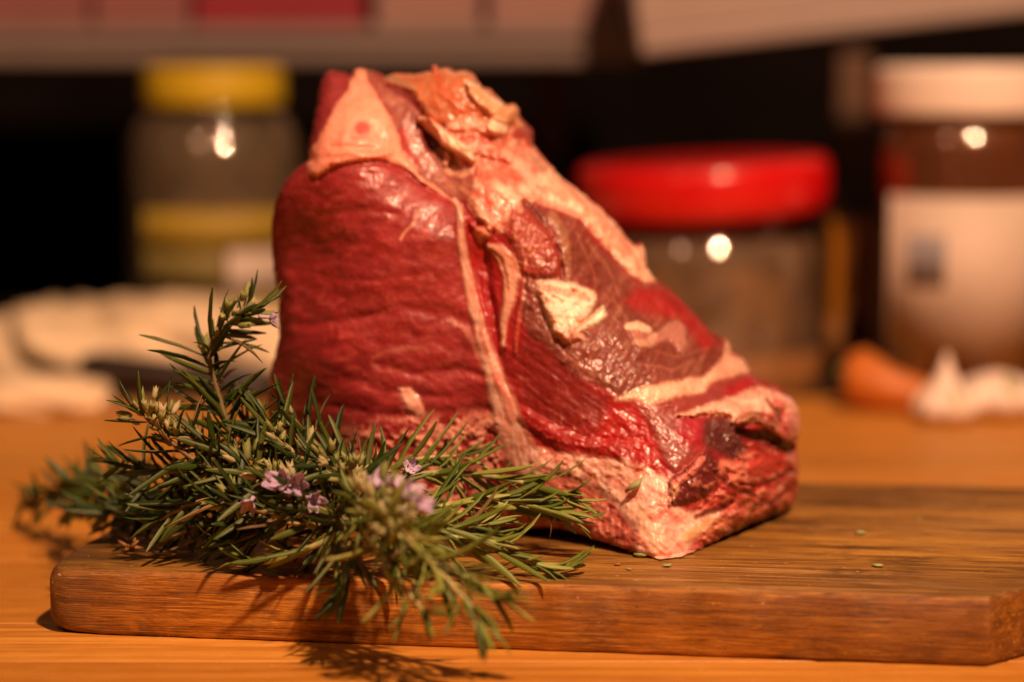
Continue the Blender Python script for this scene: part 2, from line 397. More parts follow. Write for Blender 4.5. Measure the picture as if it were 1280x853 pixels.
# ------------------------------------------------------------------ the joint of beef
def build_meat():
    outline = [(405,93),(411,88),(418,90),(426,91),(433,93),(438,94),(442,88),(450,86),(458,88),(466,90),(474,92),(480,96),(494,92),(517,93),(532,90),(539,89),(540,82),(546,83),(547,87),
        (559,85),(567,90),(578,88),(588,91),(596,99),(602,108),(612,112),(624,124),(633,132),(643,131),(648,139),(647,148),(655,157),(664,163),(666,180),
        (678,197),(692,211),(700,222),(722,238),(745,257),(765,276),(783,298),(796,311),(803,305),(807,318),(808,334),(820,351),(835,362),(855,378),(872,398),(890,418),(903,431),(907,427),(913,430),(915,444),
        (930,450),(938,463),(950,476),(966,486),(980,491),(992,502),(999,514),(1000,540),(996,556),(999,585),(997,610),(992,630),(975,643),(940,655),(905,671),(872,688),(848,697),(825,699),
        (803,694),(780,686),(750,677),(720,666),(690,660),(600,662),(500,660),(420,655),(365,648),(345,620),(337,580),(335,540),(334,500),(336,470),(345,440),(349,420),(347,395),(349,375),(343,350),(340,320),(339,285),(343,258),
        (350,238),(362,219),(378,206),(386,199),(385,188),(389,165),(394,140),(398,115)]
    # ---- form: depth in cm
    C = [(345,300,83.6),(400,260,81.6),(450,300,80.9),(550,300,80.4),(345,450,83.2),(400,450,81.2),(470,430,80.5),(580,450,80.1),(600,550,80.0),(450,560,80.8),(450,650,81.4),(345,600,84),(560,640,80.6),
         (450,150,82.3),(405,110,84),(430,190,81.4),(500,100,84.2),(480,230,81.1),(600,330,80.7),(520,170,82.6),(565,215,82.2),(570,120,82.6),(620,140,83.0),(655,180,84),(620,230,81.2),
         (660,280,80.6),(720,300,81.0),(790,325,83.2),(700,390,79.5),(760,440,79.2),(850,440,80.9),(905,450,83),(945,485,83.0),(650,450,79.5),(700,500,78.8),(800,540,78.2),(850,500,79.2),(900,520,79.8),(960,505,81.4),(995,520,83.6),
         (660,600,79.0),(760,620,77.9),(820,620,76.9),(825,690,76.1),(880,600,77.7),(940,600,79.9),(992,600,84.0),(740,660,77.9),(690,655,79.0),(700,625,78.5),(600,655,80.6),(800,400,80.8),(870,640,77.6),(940,640,80.4)]
    C = np.array(C, float); n = len(C); X = C[:, :2] / 300.0
    U = lambda r: np.where(r > 0, r * r * np.log(r + 1e-12), 0)
    K = U(np.linalg.norm(X[:, None] - X[None], axis=2)) + np.eye(n) * 0.004
    Pm = np.c_[np.ones(n), X]; A = np.zeros((n + 3, n + 3)); A[:n, :n] = K; A[:n, n:] = Pm; A[n:, :n] = Pm.T
    sol = np.linalg.solve(A, np.r_[C[:, 2], 0, 0, 0])
    def base(px, py):
        q = np.stack([px, py], -1) / 300.0; out = sol[n] + sol[n + 1] * q[:, 0] + sol[n + 2] * q[:, 1]
        for i in range(n): out = out + sol[i] * U(np.hypot(q[:, 0] - X[i, 0], q[:, 1] - X[i, 1]))
        return out
    # ---- grid in the outline
    ST = 1.5
    gx = np.arange(328, 1008, ST); gy = np.arange(76, 706, ST)
    GX, GY = np.meshgrid(gx, gy); H_, W_ = GX.shape
    px, py = GX.ravel().copy(), GY.ravel().copy()
    ow = 1.3 * fbm(px / 9, py / 9, 71, 3)
    sd = poly_sd(px, py, outline) + ow * 1.2
    inside = (sd > 0).reshape(H_, W_)
    fmask = inside[:-1, :-1] & inside[1:, :-1] & inside[:-1, 1:] & inside[1:, 1:]
    # colour & relief on all inside vertices
    keep = np.zeros((H_, W_), bool); keep[:-1, :-1] |= fmask; keep[1:, :-1] |= fmask; keep[:-1, 1:] |= fmask; keep[1:, 1:] |= fmask
    # drop isolated strands: fine
    idx = -np.ones(H_ * W_, int); kk = keep.ravel(); idx[kk] = np.arange(kk.sum())
    px, py, sd = px[kk], py[kk], sd[kk]
    # snap boundary verts outward along the sd gradient
    fcount = np.zeros((H_, W_), int)
    fcount[:-1, :-1] += fmask; fcount[1:, :-1] += fmask; fcount[:-1, 1:] += fmask; fcount[1:, 1:] += fmask
    bnd = (fcount.ravel()[kk] < 4)
    e = 0.7
    gxn = poly_sd(px[bnd] + e, py[bnd], outline) - poly_sd(px[bnd] - e, py[bnd], outline)
    gyn = poly_sd(px[bnd], py[bnd] + e, outline) - poly_sd(px[bnd], py[bnd] - e, outline)
    L = np.hypot(gxn, gyn) + 1e-6; s_ = np.clip(sd[bnd], 0, 1.6)
    px[bnd] -= gxn / L * s_; py[bnd] -= gyn / L * s_; sd[bnd] = 0
    # ---- domain warps
    wx = px + 3.0 * fbm(px / 26, py / 26, 1, 4, 0.6); wy = py + 3.0 * fbm(px / 26, py / 26, 2, 4, 0.6)
    N = len(px)
    col = np.zeros((N, 3)); rel = np.zeros(N); part = np.zeros(N, int)
    PARTS = ['loin_muscle', 'fat_cap', 'membrane', 'rib_bone', 'connective_tissue', 'rib_muscle', 'bone_flap', 'fat_seam', 'fat_streak', 'bone_end', 'corner_fat', 'side_cut', 'bone_chip', 'marrow_and_hollow_shade']
    PID = {p: i for i, p in enumerate(PARTS)}
    def paint(m, c, amt=1.0):
        nonlocal col
        m = np.clip(m, 0, 1)[:, None] * amt; col = col * (1 - m) + np.array(c) * m
    RED = (0.29, 0.023, 0.025); DRED = (0.20, 0.010, 0.012); BRED = (0.50, 0.028, 0.03); FAT = (0.84, 0.40, 0.27); CREAM = (0.88, 0.60, 0.38); MEM = (0.30, 0.085, 0.065); PINK = (0.62, 0.20, 0.16)
    col[:] = RED
    nA = fbm(px / 40, py / 40, 21, 4); nB = fbm(px / 12, py / 12, 22, 4); nC = fbm(px / 5, py / 5, 23, 3)
    paint(sstep(0.05, 0.45, nA), DRED, 0.5); paint(sstep(0.15, 0.5, -nA + 0.3 * nB), (0.42, 0.045, 0.04), 0.4)
    # ---------- loin muscle: wrinkled, folded
    left = sstep(0, 14, 575 + (py - 260) * 0.26 - px) * sstep(185, 215, py + (px - 430) * -0.12)
    f1 = ridged((wx + 0.35 * wy) / 95, (wy - 0.05 * wx) / 42, 31, 3, 0.45); f2 = fbm((wx + 0.3 * wy) / 36, (wy - 0.2 * wx) / 25, 33, 5, 0.5); f3 = ridged(wx / 46 + 3, wy / 26, 35, 3, 0.45)
    rel += left * (0.014 * f1 + 0.060 * f2 + 0.10 * fbm((wx + 0.5 * wy) / 62, (wy - 0.3 * wx) / 44, 37, 3, 0.5) + 0.010 * f3)
    for pts, hgt in [
        ([(345,402,7),(390,408,6),(440,398,6),(480,392,5)], -0.13), ([(440,400,8),(500,385,7),(560,392,7),(600,410,6)], -0.10), ([(400,345,6),(460,352,5),(540,340,5)], -0.07),
        ([(350,440,6),(400,425,6),(470,420,6),(540,432,7)], 0.06), ([(470,455,6),(520,468,6),(570,462,6),(600,470,5)], -0.12), ([(500,447,12),(540,444,12),(565,446,9)], 0.10),
        ([(430,470,6),(480,490,6),(560,497,6)], -0.09), ([(350,500,7),(420,510,6),(480,520,7),(560,515,6),(610,512,5)], -0.09), ([(400,270,6),(450,262,5),(500,270,5)], -0.07),
        ([(370,310,6),(430,300,6),(480,312,6)], -0.06), ([(520,262,3),(512,285,3),(500,300,3)], 0.04), ([(380,235,6),(410,250,5),(430,240,5)], -0.05), ([(355,560,8),(440,552,8),(520,560,8)], -0.1)]:
        d = line_sd(wx, wy, pts); rel += 0.62 * hgt * np.exp(-d * d) * left
    marb = sstep(0.52, 0.78, ridged(wx / 34 + 0.4 * nB, wy / 20, 44, 3)) * left
    paint(marb * sstep(-0.1, 0.4, nA + 0.2), (0.50, 0.10, 0.075), 0.35)
    d = line_sd(wx, wy, [(526,262,1.5),(517,280,1.8),(505,292,2.2),(500,300,2)]); paint(sstep(1.4, 0.6, d), FAT, 0.55)
    d = line_sd(wx, wy, [(467,448,2),(480,440,3),(500,437,3),(530,434,3),(536,440,2)]); paint(sstep(1.7, 0.2, d) * left, FAT, 0.16)
    d = line_sd(wx, wy, [(560,402,2),(578,408,3),(592,425,4),(600,445,5),(606,460,4)]); paint(sstep(1.6, 0.3, d), FAT, 0.35)
    # marbled bottom
    mb = sstep(505, 545, py + 0.10 * (px - 560)) * sstep(640, 615, px) * sstep(380, 460, px)
    sw = ridged(wx / 26 + 0.8 * nB, wy / 22 + 0.8 * nA, 51, 3)
    paint(mb * sstep(0.35, 0.62, sw), FAT, 0.85); rel += mb * (0.16 * sw + 0.05 * nB)
    # left sliver of muscle beside the fat cap
    sl = sstep(-2, 2, poly_sd(wx, wy, [(400,88),(440,90),(436,112),(418,137),(405,160),(392,185),(380,208),(380,150)]))
    paint(sl, (0.26, 0.03, 0.035)); rel += sl * 0.05 * nB
    def region(poly, c, pid, lift=0.0, soft=2.0, edge=6.0, amt=1.0, warp=1.0, setpart=True):
        sdp = poly_sd(px + (wx - px) * warp, py + (wy - py) * warp, poly) + warp * (1.6 * nB + 1.8 * nC)
        soft = soft * 1.25
        m = sstep(-soft, soft, sdp); paint(m, c, amt)
        if lift: 
            nonlocal rel
            rel = rel + lift * sstep(-edge * 0.3, edge, sdp)
        if setpart: part[sdp > 0] = PID[pid]
        return sdp, m
    def stroke(pts, c, pid=None, lift=0.0, amt=1.0, s0=1.25, s1=0.8, warp=0.7, prof=2.0):
        d = line_sd(px + (wx - px) * warp, py + (wy - py) * warp, pts) + 0.16 * warp * nB + 0.05 * warp * nC; m = sstep(s0 + 0.12, s1 - 0.08, d); paint(m, c, amt)
        nonlocal rel
        rel = rel + lift * np.clip(1 - np.clip(d, 0, 1.3)**prof / 1.3**prof, 0, 1)**0.6
        if pid is not None: part[d < 1.0] = PID[pid]
        return d, m
    # ---------- rib side (right of the seam): default wet muscle
    rs = sstep(0, 8, px - (575 + (py - 260) * 0.26))
    part[(px > 575 + (py - 260) * 0.26) & (py > 250)] = PID['rib_muscle']
    paint(rs * sstep(250, 270, py), (0.31, 0.014, 0.016))
    fib = fbm((wx * 0.8 + wy * 0.6) / 60, (wy * 0.8 - wx * 0.6) / 7, 61, 4, 0.6)     # fibres falling to the right
    fib2 = fbm((wx * 0.5 - wy * 0.86) / 60, (wx * 0.86 + wy * 0.5) / 8, 62, 4, 0.6)
    rel += rs * (0.05 * fib + 0.07 * nA + 0.045 * nB)
    paint(rs * sstep(0.1, 0.5, fib2), (0.52, 0.07, 0.05), 0.4)
    # strip between the two seams
    region([(580,268),(606,300),(612,340),(622,380),(628,430),(640,500),(620,470),(604,400),(588,340)], (0.36, 0.012, 0.014), 'rib_muscle', -0.14, 2, 6)
    # ---------- top: membrane, bone, connective tissue
    s_m, m_m = region([(456,87),(472,90),(480,98),(479,104),(503,112),(517,118),(528,140),(534,149),(545,174),(545,197),(565,222),(590,222),(587,244),(573,253),(562,244),(534,227),(517,208),(503,182),(497,157),(477,126),(463,104)], MEM, 'membrane', -0.10, 2.0, 8)
    paint(m_m * sstep(0.0, 0.5, nB + 0.5 * nA), (0.40, 0.16, 0.11), 0.5); paint(m_m * sstep(0.1, 0.5, -nB), (0.20, 0.03, 0.03), 0.6); rel += m_m * 0.045 * (nB + ridged(wx / 20, wy / 14, 90, 3) * 0.7)
    stroke([(482,106,3),(503,116,5),(516,124,5),(527,143,3)], (0.16, 0.008, 0.012), None, -0.05, 0.85)
    stroke([(504,165,4),(508,185,5),(520,205,4)], (0.42, 0.02, 0.025), None, 0, 0.6)
    # rib bone, orange
    s_b, m_b = region([(480,97),(494,88),(517,88),(539,84),(541,78),(547,78),(559,80),(565,87),(581,84),(598,96),(606,104),(626,118),(645,125),(655,146),(660,160),(650,180),(640,205),(600,196),(575,185),(556,160),(536,150),(528,140),(519,118),(503,110),(481,105)], (0.52, 0.175, 0.08), 'rib_bone', 0.16, 2.0, 5)
    paint(m_b * sstep(0.0, 0.45, nA + 0.4 * nB), (0.62, 0.16, 0.07), 0.6); paint(m_b * sstep(0.1, 0.5, -nB), (0.52, 0.30, 0.17), 0.6)
    paint(m_b * sstep(3, 0.5, np.abs(sd - 3)), (0.80, 0.48, 0.32), 0.6); rel += m_b * (0.08 * nA + 0.045 * nB + 0.012 * nC)
    stroke([(486,98,4),(500,101,4),(517,111,3)], (0.42, 0.26, 0.17), None, 0.04, 0.8)
    stroke([(542,80,4),(545,90,5),(552,110,7),(566,128,6),(578,140,5)], (0.62, 0.12, 0.05), None, 0.0, 0.5)
    # connective tissue
    s_c, m_c = region([(556,160),(575,152),(600,150),(628,163),(652,158),(668,165),(675,186),(695,208),(725,236),(755,262),(800,312),(825,352),(800,350),(775,330),(748,300),(728,277),(700,264),(660,252),(647,262),(640,285),(625,292),(612,288),(597,272),(585,258),(589,240),(592,218),(572,210),(558,186)], (0.64, 0.26, 0.175), 'connective_tissue', 0.12, 2.0, 6)
    paint(m_c * sstep(0.05, 0.45, nB + 0.5 * nA), (0.80, 0.52, 0.36), 0.7); paint(m_c * sstep(-0.05, 0.35, -nB + 0.3 * nA), (0.52, 0.10, 0.075), 0.8); rel += m_c * (0.10 * nA + 0.045 * nB + 0.008 * nC)
    stroke([(606,238,3),(610,255,4),(612,268,3)], (0.62, 0.07, 0.05), None, -0.03, 0.7)
    stroke([(645,168,6),(658,166,8),(664,178,7)], (0.28, 0.015, 0.02), None, 0.08, 0.75)
    stroke([(655,190,3),(668,200,5),(690,222,3)], (0.42, 0.27, 0.2), None, -0.02, 0.7)
    # bright fat edge along the top right silhouette
    s_e, m_e = region([(650,232),(690,210),(720,232),(745,252),(785,295),(798,308),(804,300),(810,318),(810,334),(826,352),(808,354),(785,338),(762,312),(743,285),(715,263),(684,254),(655,248)], (0.88, 0.48, 0.30), 'fat_streak', 0.08, 3.0, 7)
    paint(m_e * sstep(0.0, 0.4, nB), (0.88, 0.66, 0.45), 0.7); paint(m_e * sstep(0.25, 0.55, -nB), (0.66, 0.22, 0.15), 0.6); rel += m_e * (0.04 * nB + 0.010 * nC + 0.05 * nA)
    paint(m_e * sstep(0.0, 0.35, -nA - 0.5 * nB), (0.78, 0.26, 0.16), 0.6)
    for pts in ([(690,215,2),(712,236,3),(735,262,3)], [(730,245,2),(752,270,3),(775,300,3)], [(770,285,2),(785,308,3),(800,335,3)], [(660,245,3),(690,256,3),(722,268,2)]): stroke(pts, (0.74, 0.26, 0.16), None, -0.03, 0.5)
    # deep hole, grey lining and cream bone chips
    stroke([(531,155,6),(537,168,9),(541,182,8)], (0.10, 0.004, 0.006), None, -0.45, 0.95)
    stroke([(550,190,8),(560,200,10),(566,212,9)], (0.34, 0.17, 0.10), None, -0.28, 0.8)
    stroke([(560,212,4),(575,215,7),(588,212,5)], (0.66, 0.34, 0.22), None, 0.05, 0.8)
    stroke([(524,149,3),(533,154,5.5),(545,163,7),(556,174,7.5),(568,183,8),(580,190,7),(590,200,4)], CREAM, 'bone_chip', 0.42, 1.0, 1.15, 0.9)
    stroke([(558,192,2.5),(560,198,3.5),(558,204,4)], (0.80, 0.42, 0.26), 'bone_chip', 0.25)
    stroke([(560,160,4),(575,155,7),(592,153,8),(604,160,6),(622,162,5)], (0.78, 0.36, 0.22), None, 0.14, 0.8)
    stroke([(586,106,4),(593,113,8),(606,126,9.5),(620,138,9),(634,144,9),(642,140,8)], (0.74, 0.40, 0.20), 'fat_streak', 0.30, 1.0, 1.15, 0.9, 0.4)
    stroke([(583,103,4),(588,106,4.5)], CREAM, None, 0.1)
    stroke([(586,104,2),(600,110,2),(612,122,2.2),(626,131,2)], (0.86, 0.62, 0.44), None, 0.06, 0.7)
    stroke([(620,158,9.5),(624,160,9.5)], CREAM, 'bone_chip', 0.30, 1.0, 1.1, 0.92, 0.6)
    # ---------- fat cap
    s_f, m_f = region([(441,95),(446,84),(456,84),(461,101),(473,123),(486,146),(499,168),(501,182),(514,202),(524,219),(544,233),(570,254),(548,241),(528,229),(511,215),(494,204),(477,200),(452,202),(430,204),(413,210),(397,222),(386,217),(383,194),(396,177),(407,157),(418,135),(435,112)], (0.86, 0.37, 0.24), 'fat_cap', 0.12, 1.6, 5)
    paint(m_f * sstep(0.1, 0.5, nA), (0.82, 0.46, 0.30), 0.6); paint(m_f * sstep(0.25, 0.5, -nB), (0.66, 0.24, 0.15), 0.35)
    rel += m_f * 0.05 * nA
    stroke([(452,160.5,9.5),(455,160.5,9.5)], (0.56, 0.05, 0.05), None, 0.0, 0.9, 1.15, 0.6, 0.6)
    stroke([(441,173,1.5),(458,172,1.5)], (0.6, 0.12, 0.08), None, 0, 0.6); stroke([(448,183,1.5),(460,181,1.8)], (0.6, 0.12, 0.08), None, 0, 0.5); stroke([(434,122,2),(438,116,2)], (0.6, 0.12, 0.09), None, 0, 0.4)
    for pts, hgt in [([(428,176,6),(436,150,6),(455,140,6),(474,150,6),(486,172,6),(484,192,5)], 0.09), ([(413,192,5),(436,190,4),(462,196,4),(490,190,4)], 0.10), ([(413,184,3),(436,184,3),(470,187,3)], -0.08),
                     ([(392,216,4),(400,205,4),(420,202,3)], 0.07)]:
        d = line_sd(wx, wy, pts); rel += hgt * np.exp(-d * d)
    stroke([(568,250,2.5),(574,258,3),(577,275,4)], (0.78, 0.42, 0.28), 'fat_seam', 0.05)
    # dark undercut below the fat cap / above loin
    d = line_sd(wx, wy, [(400,226,3),(420,212,3),(452,205,3),(480,204,3),(500,212,3),(525,230,3),(560,252,4)]); rel -= 0.12 * np.exp(-d * d)
    d = line_sd(px, py, [(503,190,2.5),(520,212,2.5),(545,232,3),(575,256,3.5),(598,282,3)]); rel -= 0.10 * np.exp(-d * d)
    # ---------- brown translucent membrane of the rib side
    s_r, m_r = region([(654,253),(687,263),(724,277),(747,307),(771,328),(794,352),(824,356),(845,368),(884,405),(905,432),(905,452),(880,470),(820,480),(775,497),(745,480),(715,470),(690,440),(662,420),(650,390),(652,350),(640,300)], (0.20, 0.050, 0.036), 'membrane', 0.03, 4.0, 10)
    paint(m_r * sstep(0.0, 0.4, fib2 + 0.4 * nA), (0.32, 0.135, 0.085), 0.7); paint(m_r * sstep(0.05, 0.4, -fib + 0.3 * nA), (0.24, 0.03, 0.028), 0.6); rel += m_r * (0.05 * fib2 + 0.05 * nB)
    region([(792,362),(830,358),(850,368),(885,405),(905,430),(880,440),(850,400),(820,395),(800,392),(780,380)], (0.34, 0.018, 0.02), 'rib_muscle', 0.0, 6, 6, 0.85)
    region([(640,262),(662,262),(690,290),(702,320),(703,350),(672,348),(652,345),(640,320),(632,290)], (0.34, 0.05, 0.036), 'rib_muscle', 0.14, 3, 9, 0.85)
    paint(sstep(-4, 6, poly_sd(px, py, [(640,270),(670,285),(690,330),(660,345),(640,320)])) * sstep(0.05, 0.4, nC + 0.4 * nB), (0.72, 0.42, 0.3), 0.6)
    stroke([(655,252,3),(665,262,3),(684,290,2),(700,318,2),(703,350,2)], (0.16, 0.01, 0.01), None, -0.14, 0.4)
    stroke([(690,268,5),(704,290,6),(710,320,5),(712,345,4)], (0.36, 0.17, 0.09), None, 0.05, 0.6)
    stroke([(602,300,5),(598,290,6),(606,292,7)], (0.66, 0.25, 0.14), None, 0.16, 0.8); stroke([(590,280,5),(606,275,7),(615,285,5)], (0.34, 0.02, 0.02), None, 0.10, 0.7)
    for pts, c_, a_ in [([(600,215,5),(620,222,7),(640,218,6)], (0.62,0.13,0.08), 0.6), ([(630,190,5),(650,205,7),(668,228,6)], (0.86,0.50,0.34), 0.7), ([(590,250,5),(600,262,6),(612,280,5)], (0.84,0.50,0.34), 0.7),
                        ([(625,235,7),(640,245,8),(650,262,4)], (0.84,0.46,0.30), 0.7), ([(672,235,4),(690,240,5),(706,250,4)], (0.62,0.16,0.10), 0.5), ([(575,235,3),(590,248,4),(600,270,3)], (0.50,0.20,0.10), 0.5)]:
        stroke(pts, c_, None, 0.05, a_, 1.4, 0.4)
    for pts in ([(720,290,1.5),(735,320,2),(745,350,1.5)], [(735,300,1.5),(760,335,2),(775,370,1.5)], [(760,360,1.5),(775,385,2),(785,405,1.5)], [(700,440,1.5),(725,460,2),(760,480,1.5)], [(820,440,1.5),(850,446,2),(885,436,1.5)], [(800,455,1.5),(840,462,2),(870,452,1.5)]):
        stroke(pts, (0.50, 0.20, 0.13), None, 0.02, 0.3, 1.8, 0.2, 1.6)
    # small pale membrane tag
    s_t, m_t = region([(783,407),(800,404),(806,408),(818,418),(836,404),(848,401),(858,412),(861,430),(853,442),(844,432),(835,424),(820,434),(800,437),(790,425)], (0.46, 0.20, 0.16), 'connective_tissue', 0.12, 2.0, 4, 0.9)
    stroke([(785,408,4),(797,407,5),(810,412,4)], CREAM, None, 0.05, 0.8); stroke([(795,428,4),(812,430,5),(818,420,4)], (0.62, 0.40, 0.30), None, 0.03, 0.8)
    # ---------- lower muscle: dark brown-red band and bright red wedge
    region([(655,420),(690,440),(715,470),(760,497),(750,530),(720,545),(680,530),(650,500),(645,455)], (0.20, 0.018, 0.014), 'rib_muscle', -0.04, 9, 10, 0.75)
    region([(765,505),(790,505),(815,530),(838,590),(835,612),(805,600),(775,570),(740,560),(755,530)], (0.38, 0.010, 0.012), 'rib_muscle', -0.04, 4, 8)
    region([(795,505),(850,498),(885,506),(878,540),(870,570),(842,596),(822,560),(808,525)], (0.24, 0.045, 0.035), 'rib_muscle', 0.06, 5, 9, 0.85)
    region([(845,522),(878,518),(890,530),(876,556),(862,560),(846,552)], (0.36, 0.012, 0.03), 'rib_muscle', 0.05, 5, 9, 0.8)
    stroke([(655,520,8),(690,545,10),(730,560,10),(770,562,9),(800,580,7)], (0.34, 0.012, 0.014), 'rib_muscle', 0.14, 0.8)
    lowm = sstep(500, 540, py) * sstep(640, 670, px) * sstep(840, 800, px) * sstep(600, 585, py)
    rel += lowm * 0.08 * ridged(wx / 26, wy / 18, 77, 3); paint(lowm * sstep(0.25, 0.5, nC + 0.5 * nB), (0.72, 0.26, 0.2), 0.45)
    # band above the bone end
    region([(880,482),(915,470),(938,463),(952,478),(955,486),(925,494),(890,506),(850,515),(832,507),(850,496)], (0.30, 0.055, 0.05), 'rib_muscle', 0.10, 3, 8)
    region([(908,484),(935,472),(948,482),(925,492),(905,496)], (0.40, 0.015, 0.025), 'rib_muscle', 0.0, 4, 6, 0.8)
    # fat streak
    s_k, m_k = region([(770,502),(790,488),(823,481),(853,474),(881,470),(893,461),(905,446),(907,427),(914,428),(917,444),(932,450),(940,463),(916,470),(886,478),(881,490),(853,494),(811,506),(790,500)], (0.84, 0.48, 0.30), 'fat_streak', 0.05, 3.0, 6)
    paint(m_k * sstep(875, 900, px), (0.66, 0.30, 0.2), 0.6); rel += m_k * 0.05 * nB
    # white flap of bone
    s_w, m_w = region([(668,352),(691,351),(719,355),(743,364),(746,374),(735,394),(724,406),(754,383),(758,394),(740,410),(724,416),(730,424),(706,429),(691,415),(682,396),(679,380),(670,363)], (0.92, 0.72, 0.50), 'bone_flap', 0.20, 2.6, 9, 1, 0.7)
    paint(m_w * sstep(0.15, 0.5, nB), (0.84, 0.5, 0.33), 0.6); rel += m_w * (0.05 * nB + 0.12 * ridged(px / 30, py / 26, 88, 2))
    stroke([(680,360,4),(700,364,6),(722,368,6),(736,374,4)], (0.50, 0.20, 0.13), None, -0.05, 0.7, 1.25, 0.5, 1.0); stroke([(716,359,1.6),(732,365,2),(745,370,1.6)], CREAM, None, 0.08, 0.9)
    stroke([(752,386,2),(736,398,2),(720,412,2)], (0.5, 0.22, 0.13), None, -0.10, 0.6)
    for pts in ([(664,350,4),(672,375,4),(680,400,4),(695,425,4)], [(700,432,4),(726,428,4)]):
        d = line_sd(px, py, pts); rel -= 0.05 * np.exp(-d * d)
    paint(m_w * sstep(395, 428, py), (0.66, 0.22, 0.15), 0.8); paint(m_w * sstep(690, 672, px), (0.72, 0.3, 0.2), 0.5)
    # ---------- seams of fat
    d, m = stroke([(574,258,3.5),(577,300,5),(584,340,6),(593,385,6.5),(604,425,7.5),(616,460,10),(627,500,14),(640,540,15),(655,572,17),(672,600,18),(690,625,16)], (0.72, 0.33, 0.22), 'fat_seam', 0.06, 0.92, 1.3, 0.6)
    paint(m * sstep(0.0, 0.35, fbm(px / 9, py / 22, 181, 3)), (0.50, 0.08, 0.06), 0.5)
    lines = ridged((wx * 0.97 - wy * 0.26) / 7, (wy * 0.97 + wx * 0.26) / 60, 99, 2)
    paint(m * sstep(0.2, 0.7, -lines) * sstep(430, 470, py), (0.46, 0.24, 0.17), 0.55); paint(m * sstep(0.3, 0.7, lines), (0.84, 0.56, 0.40), 0.5); rel += m * 0.016 * lines; paint(m * sstep(0.1, 0.5, nB), (0.62, 0.18, 0.13), 0.45)
    stroke([(622,470,6),(634,500,6),(640,525,5)], (0.62, 0.13, 0.09), None, 0.05, 0.5)
    stroke([(611,308,3.5),(622,313,7),(634,328,9.5),(640,348,9),(636,375,7),(630,400,5),(628,432,3)], (0.74, 0.36, 0.23), 'fat_seam', 0.13, 0.95, 1.3, 0.6)
    stroke([(614,312,1.5),(626,325,1.6),(633,345,1.6),(634,365,1.2)], (0.4, 0.14, 0.08), None, -0.07, 0.6); stroke([(628,312,4),(643,325,5),(646,345,5)], (0.70, 0.26, 0.15), None, 0.0, 0.7)
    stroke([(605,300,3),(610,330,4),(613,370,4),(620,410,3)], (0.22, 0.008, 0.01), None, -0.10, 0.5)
    stroke([(655,330,2),(652,370,2.5),(646,410,2.5),(644,440,2)], (0.5, 0.10, 0.06), None, 0.06, 0.6)
    region([(497,484),(512,485),(520,492),(526,500),(532,516),(520,524),(508,514),(503,500)], (0.80, 0.40, 0.28), 'fat_seam', 0.08, 2, 4)
    # ---------- bottom corner: fat, dark lumps, side cut
    s_q, m_q = region([(662,560),(700,566),(740,572),(785,576),(812,588),(838,600),(834,625),(862,640),(905,640),(880,680),(848,702),(815,702),(795,690),(792,665),(772,632),(735,605),(700,590),(665,600)], (0.76, 0.29, 0.20), 'corner_fat', 0.05, 4, 8)
    sk = ridged((wx * 0.85 + wy * 0.5) / 50 + 0.3 * nB, (wy * 0.85 - wx * 0.5) / 17 + 0.3 * nA, 111, 3)
    paint(m_q * sstep(0.05, 0.45, sk), (0.88, 0.56, 0.40), 0.75); paint(m_q * sstep(0.0, 0.4, -sk) * sstep(840, 800, px), (0.42, 0.045, 0.04), 0.8); rel += m_q * (0.028 * sk + 0.05 * nB)
    paint(m_q * sstep(0.1, 0.45, nC + 0.6 * nB), (0.60, 0.12, 0.09), 0.45)
    stroke([(800,640,10),(812,662,13),(826,685,12)], (0.86, 0.54, 0.34), None, 0.06, 0.8); stroke([(812,645,3),(818,648,5),(826,640,3)], (0.62, 0.16, 0.09), None, 0.03, 0.6)
    stroke([(858,672,6),(872,664,7),(890,652,5)], (0.74, 0.44, 0.18), None, 0.05, 0.75)
    # area left of the corner, under the fat: brown granular then red
    region([(672,600),(700,592),(740,610),(772,640),(790,665),(795,692),(760,688),(700,668),(640,668),(600,660),(620,620)], (0.48, 0.12, 0.085), 'side_cut', 0.02, 5, 8)
    ga = sstep(-6, 6, poly_sd(wx, wy, [(680,585),(720,592),(760,608),(772,625),(740,618),(700,608),(680,604)])); paint(ga * sstep(-0.1, 0.3, nC), (0.22, 0.10, 0.05), 0.75)
    gb = sstep(-3, 3, poly_sd(wx, wy, [(640,615),(720,605),(775,640),(792,690),(700,668),(640,665)])); paint(gb * sstep(0.0, 0.4, nB + 0.5 * nC), (0.70, 0.32, 0.24), 0.7); paint(gb * sstep(0.2, 0.5, -nB), (0.18, 0.03, 0.02), 0.8); rel += gb * 0.12 * nB
    # side face to the right
    s_s, m_s = region([(862,634),(896,604),(912,572),(935,552),(1002,548),(1004,630),(980,648),(930,660),(880,684),(856,690),(905,640)], (0.52, 0.075, 0.06), 'side_cut', 0.0, 4, 8)
    paint(m_s * sstep(0.05, 0.4, nB + 0.4 * nC), (0.74, 0.34, 0.25), 0.75); paint(m_s * sstep(0.05, 0.35, -nB - 0.3 * nC), (0.24, 0.012, 0.014), 0.85); paint(m_s * sstep(0.25, 0.5, nC), (0.84, 0.52, 0.40), 0.5); rel += m_s * (0.22 * nB + 0.06 * nC + 0.10 * ridged(wx / 22, wy / 15, 131, 3))
    stroke([(905,585,10),(925,592,13),(945,588,10)], (0.72, 0.26, 0.18), None, 0.12, 0.75); stroke([(945,585,10),(965,580,12),(985,578,9)], (0.56, 0.05, 0.05), None, 0.08, 0.8)
    stroke([(925,605,1.6),(945,608,2),(968,600,2),(990,588,1.8)], (0.16, 0.006, 0.008), None, -0.16, 0.9); stroke([(885,668,4),(915,650,6),(950,636,6),(985,620,5)], (0.58, 0.20, 0.10), None, 0.08, 0.6)
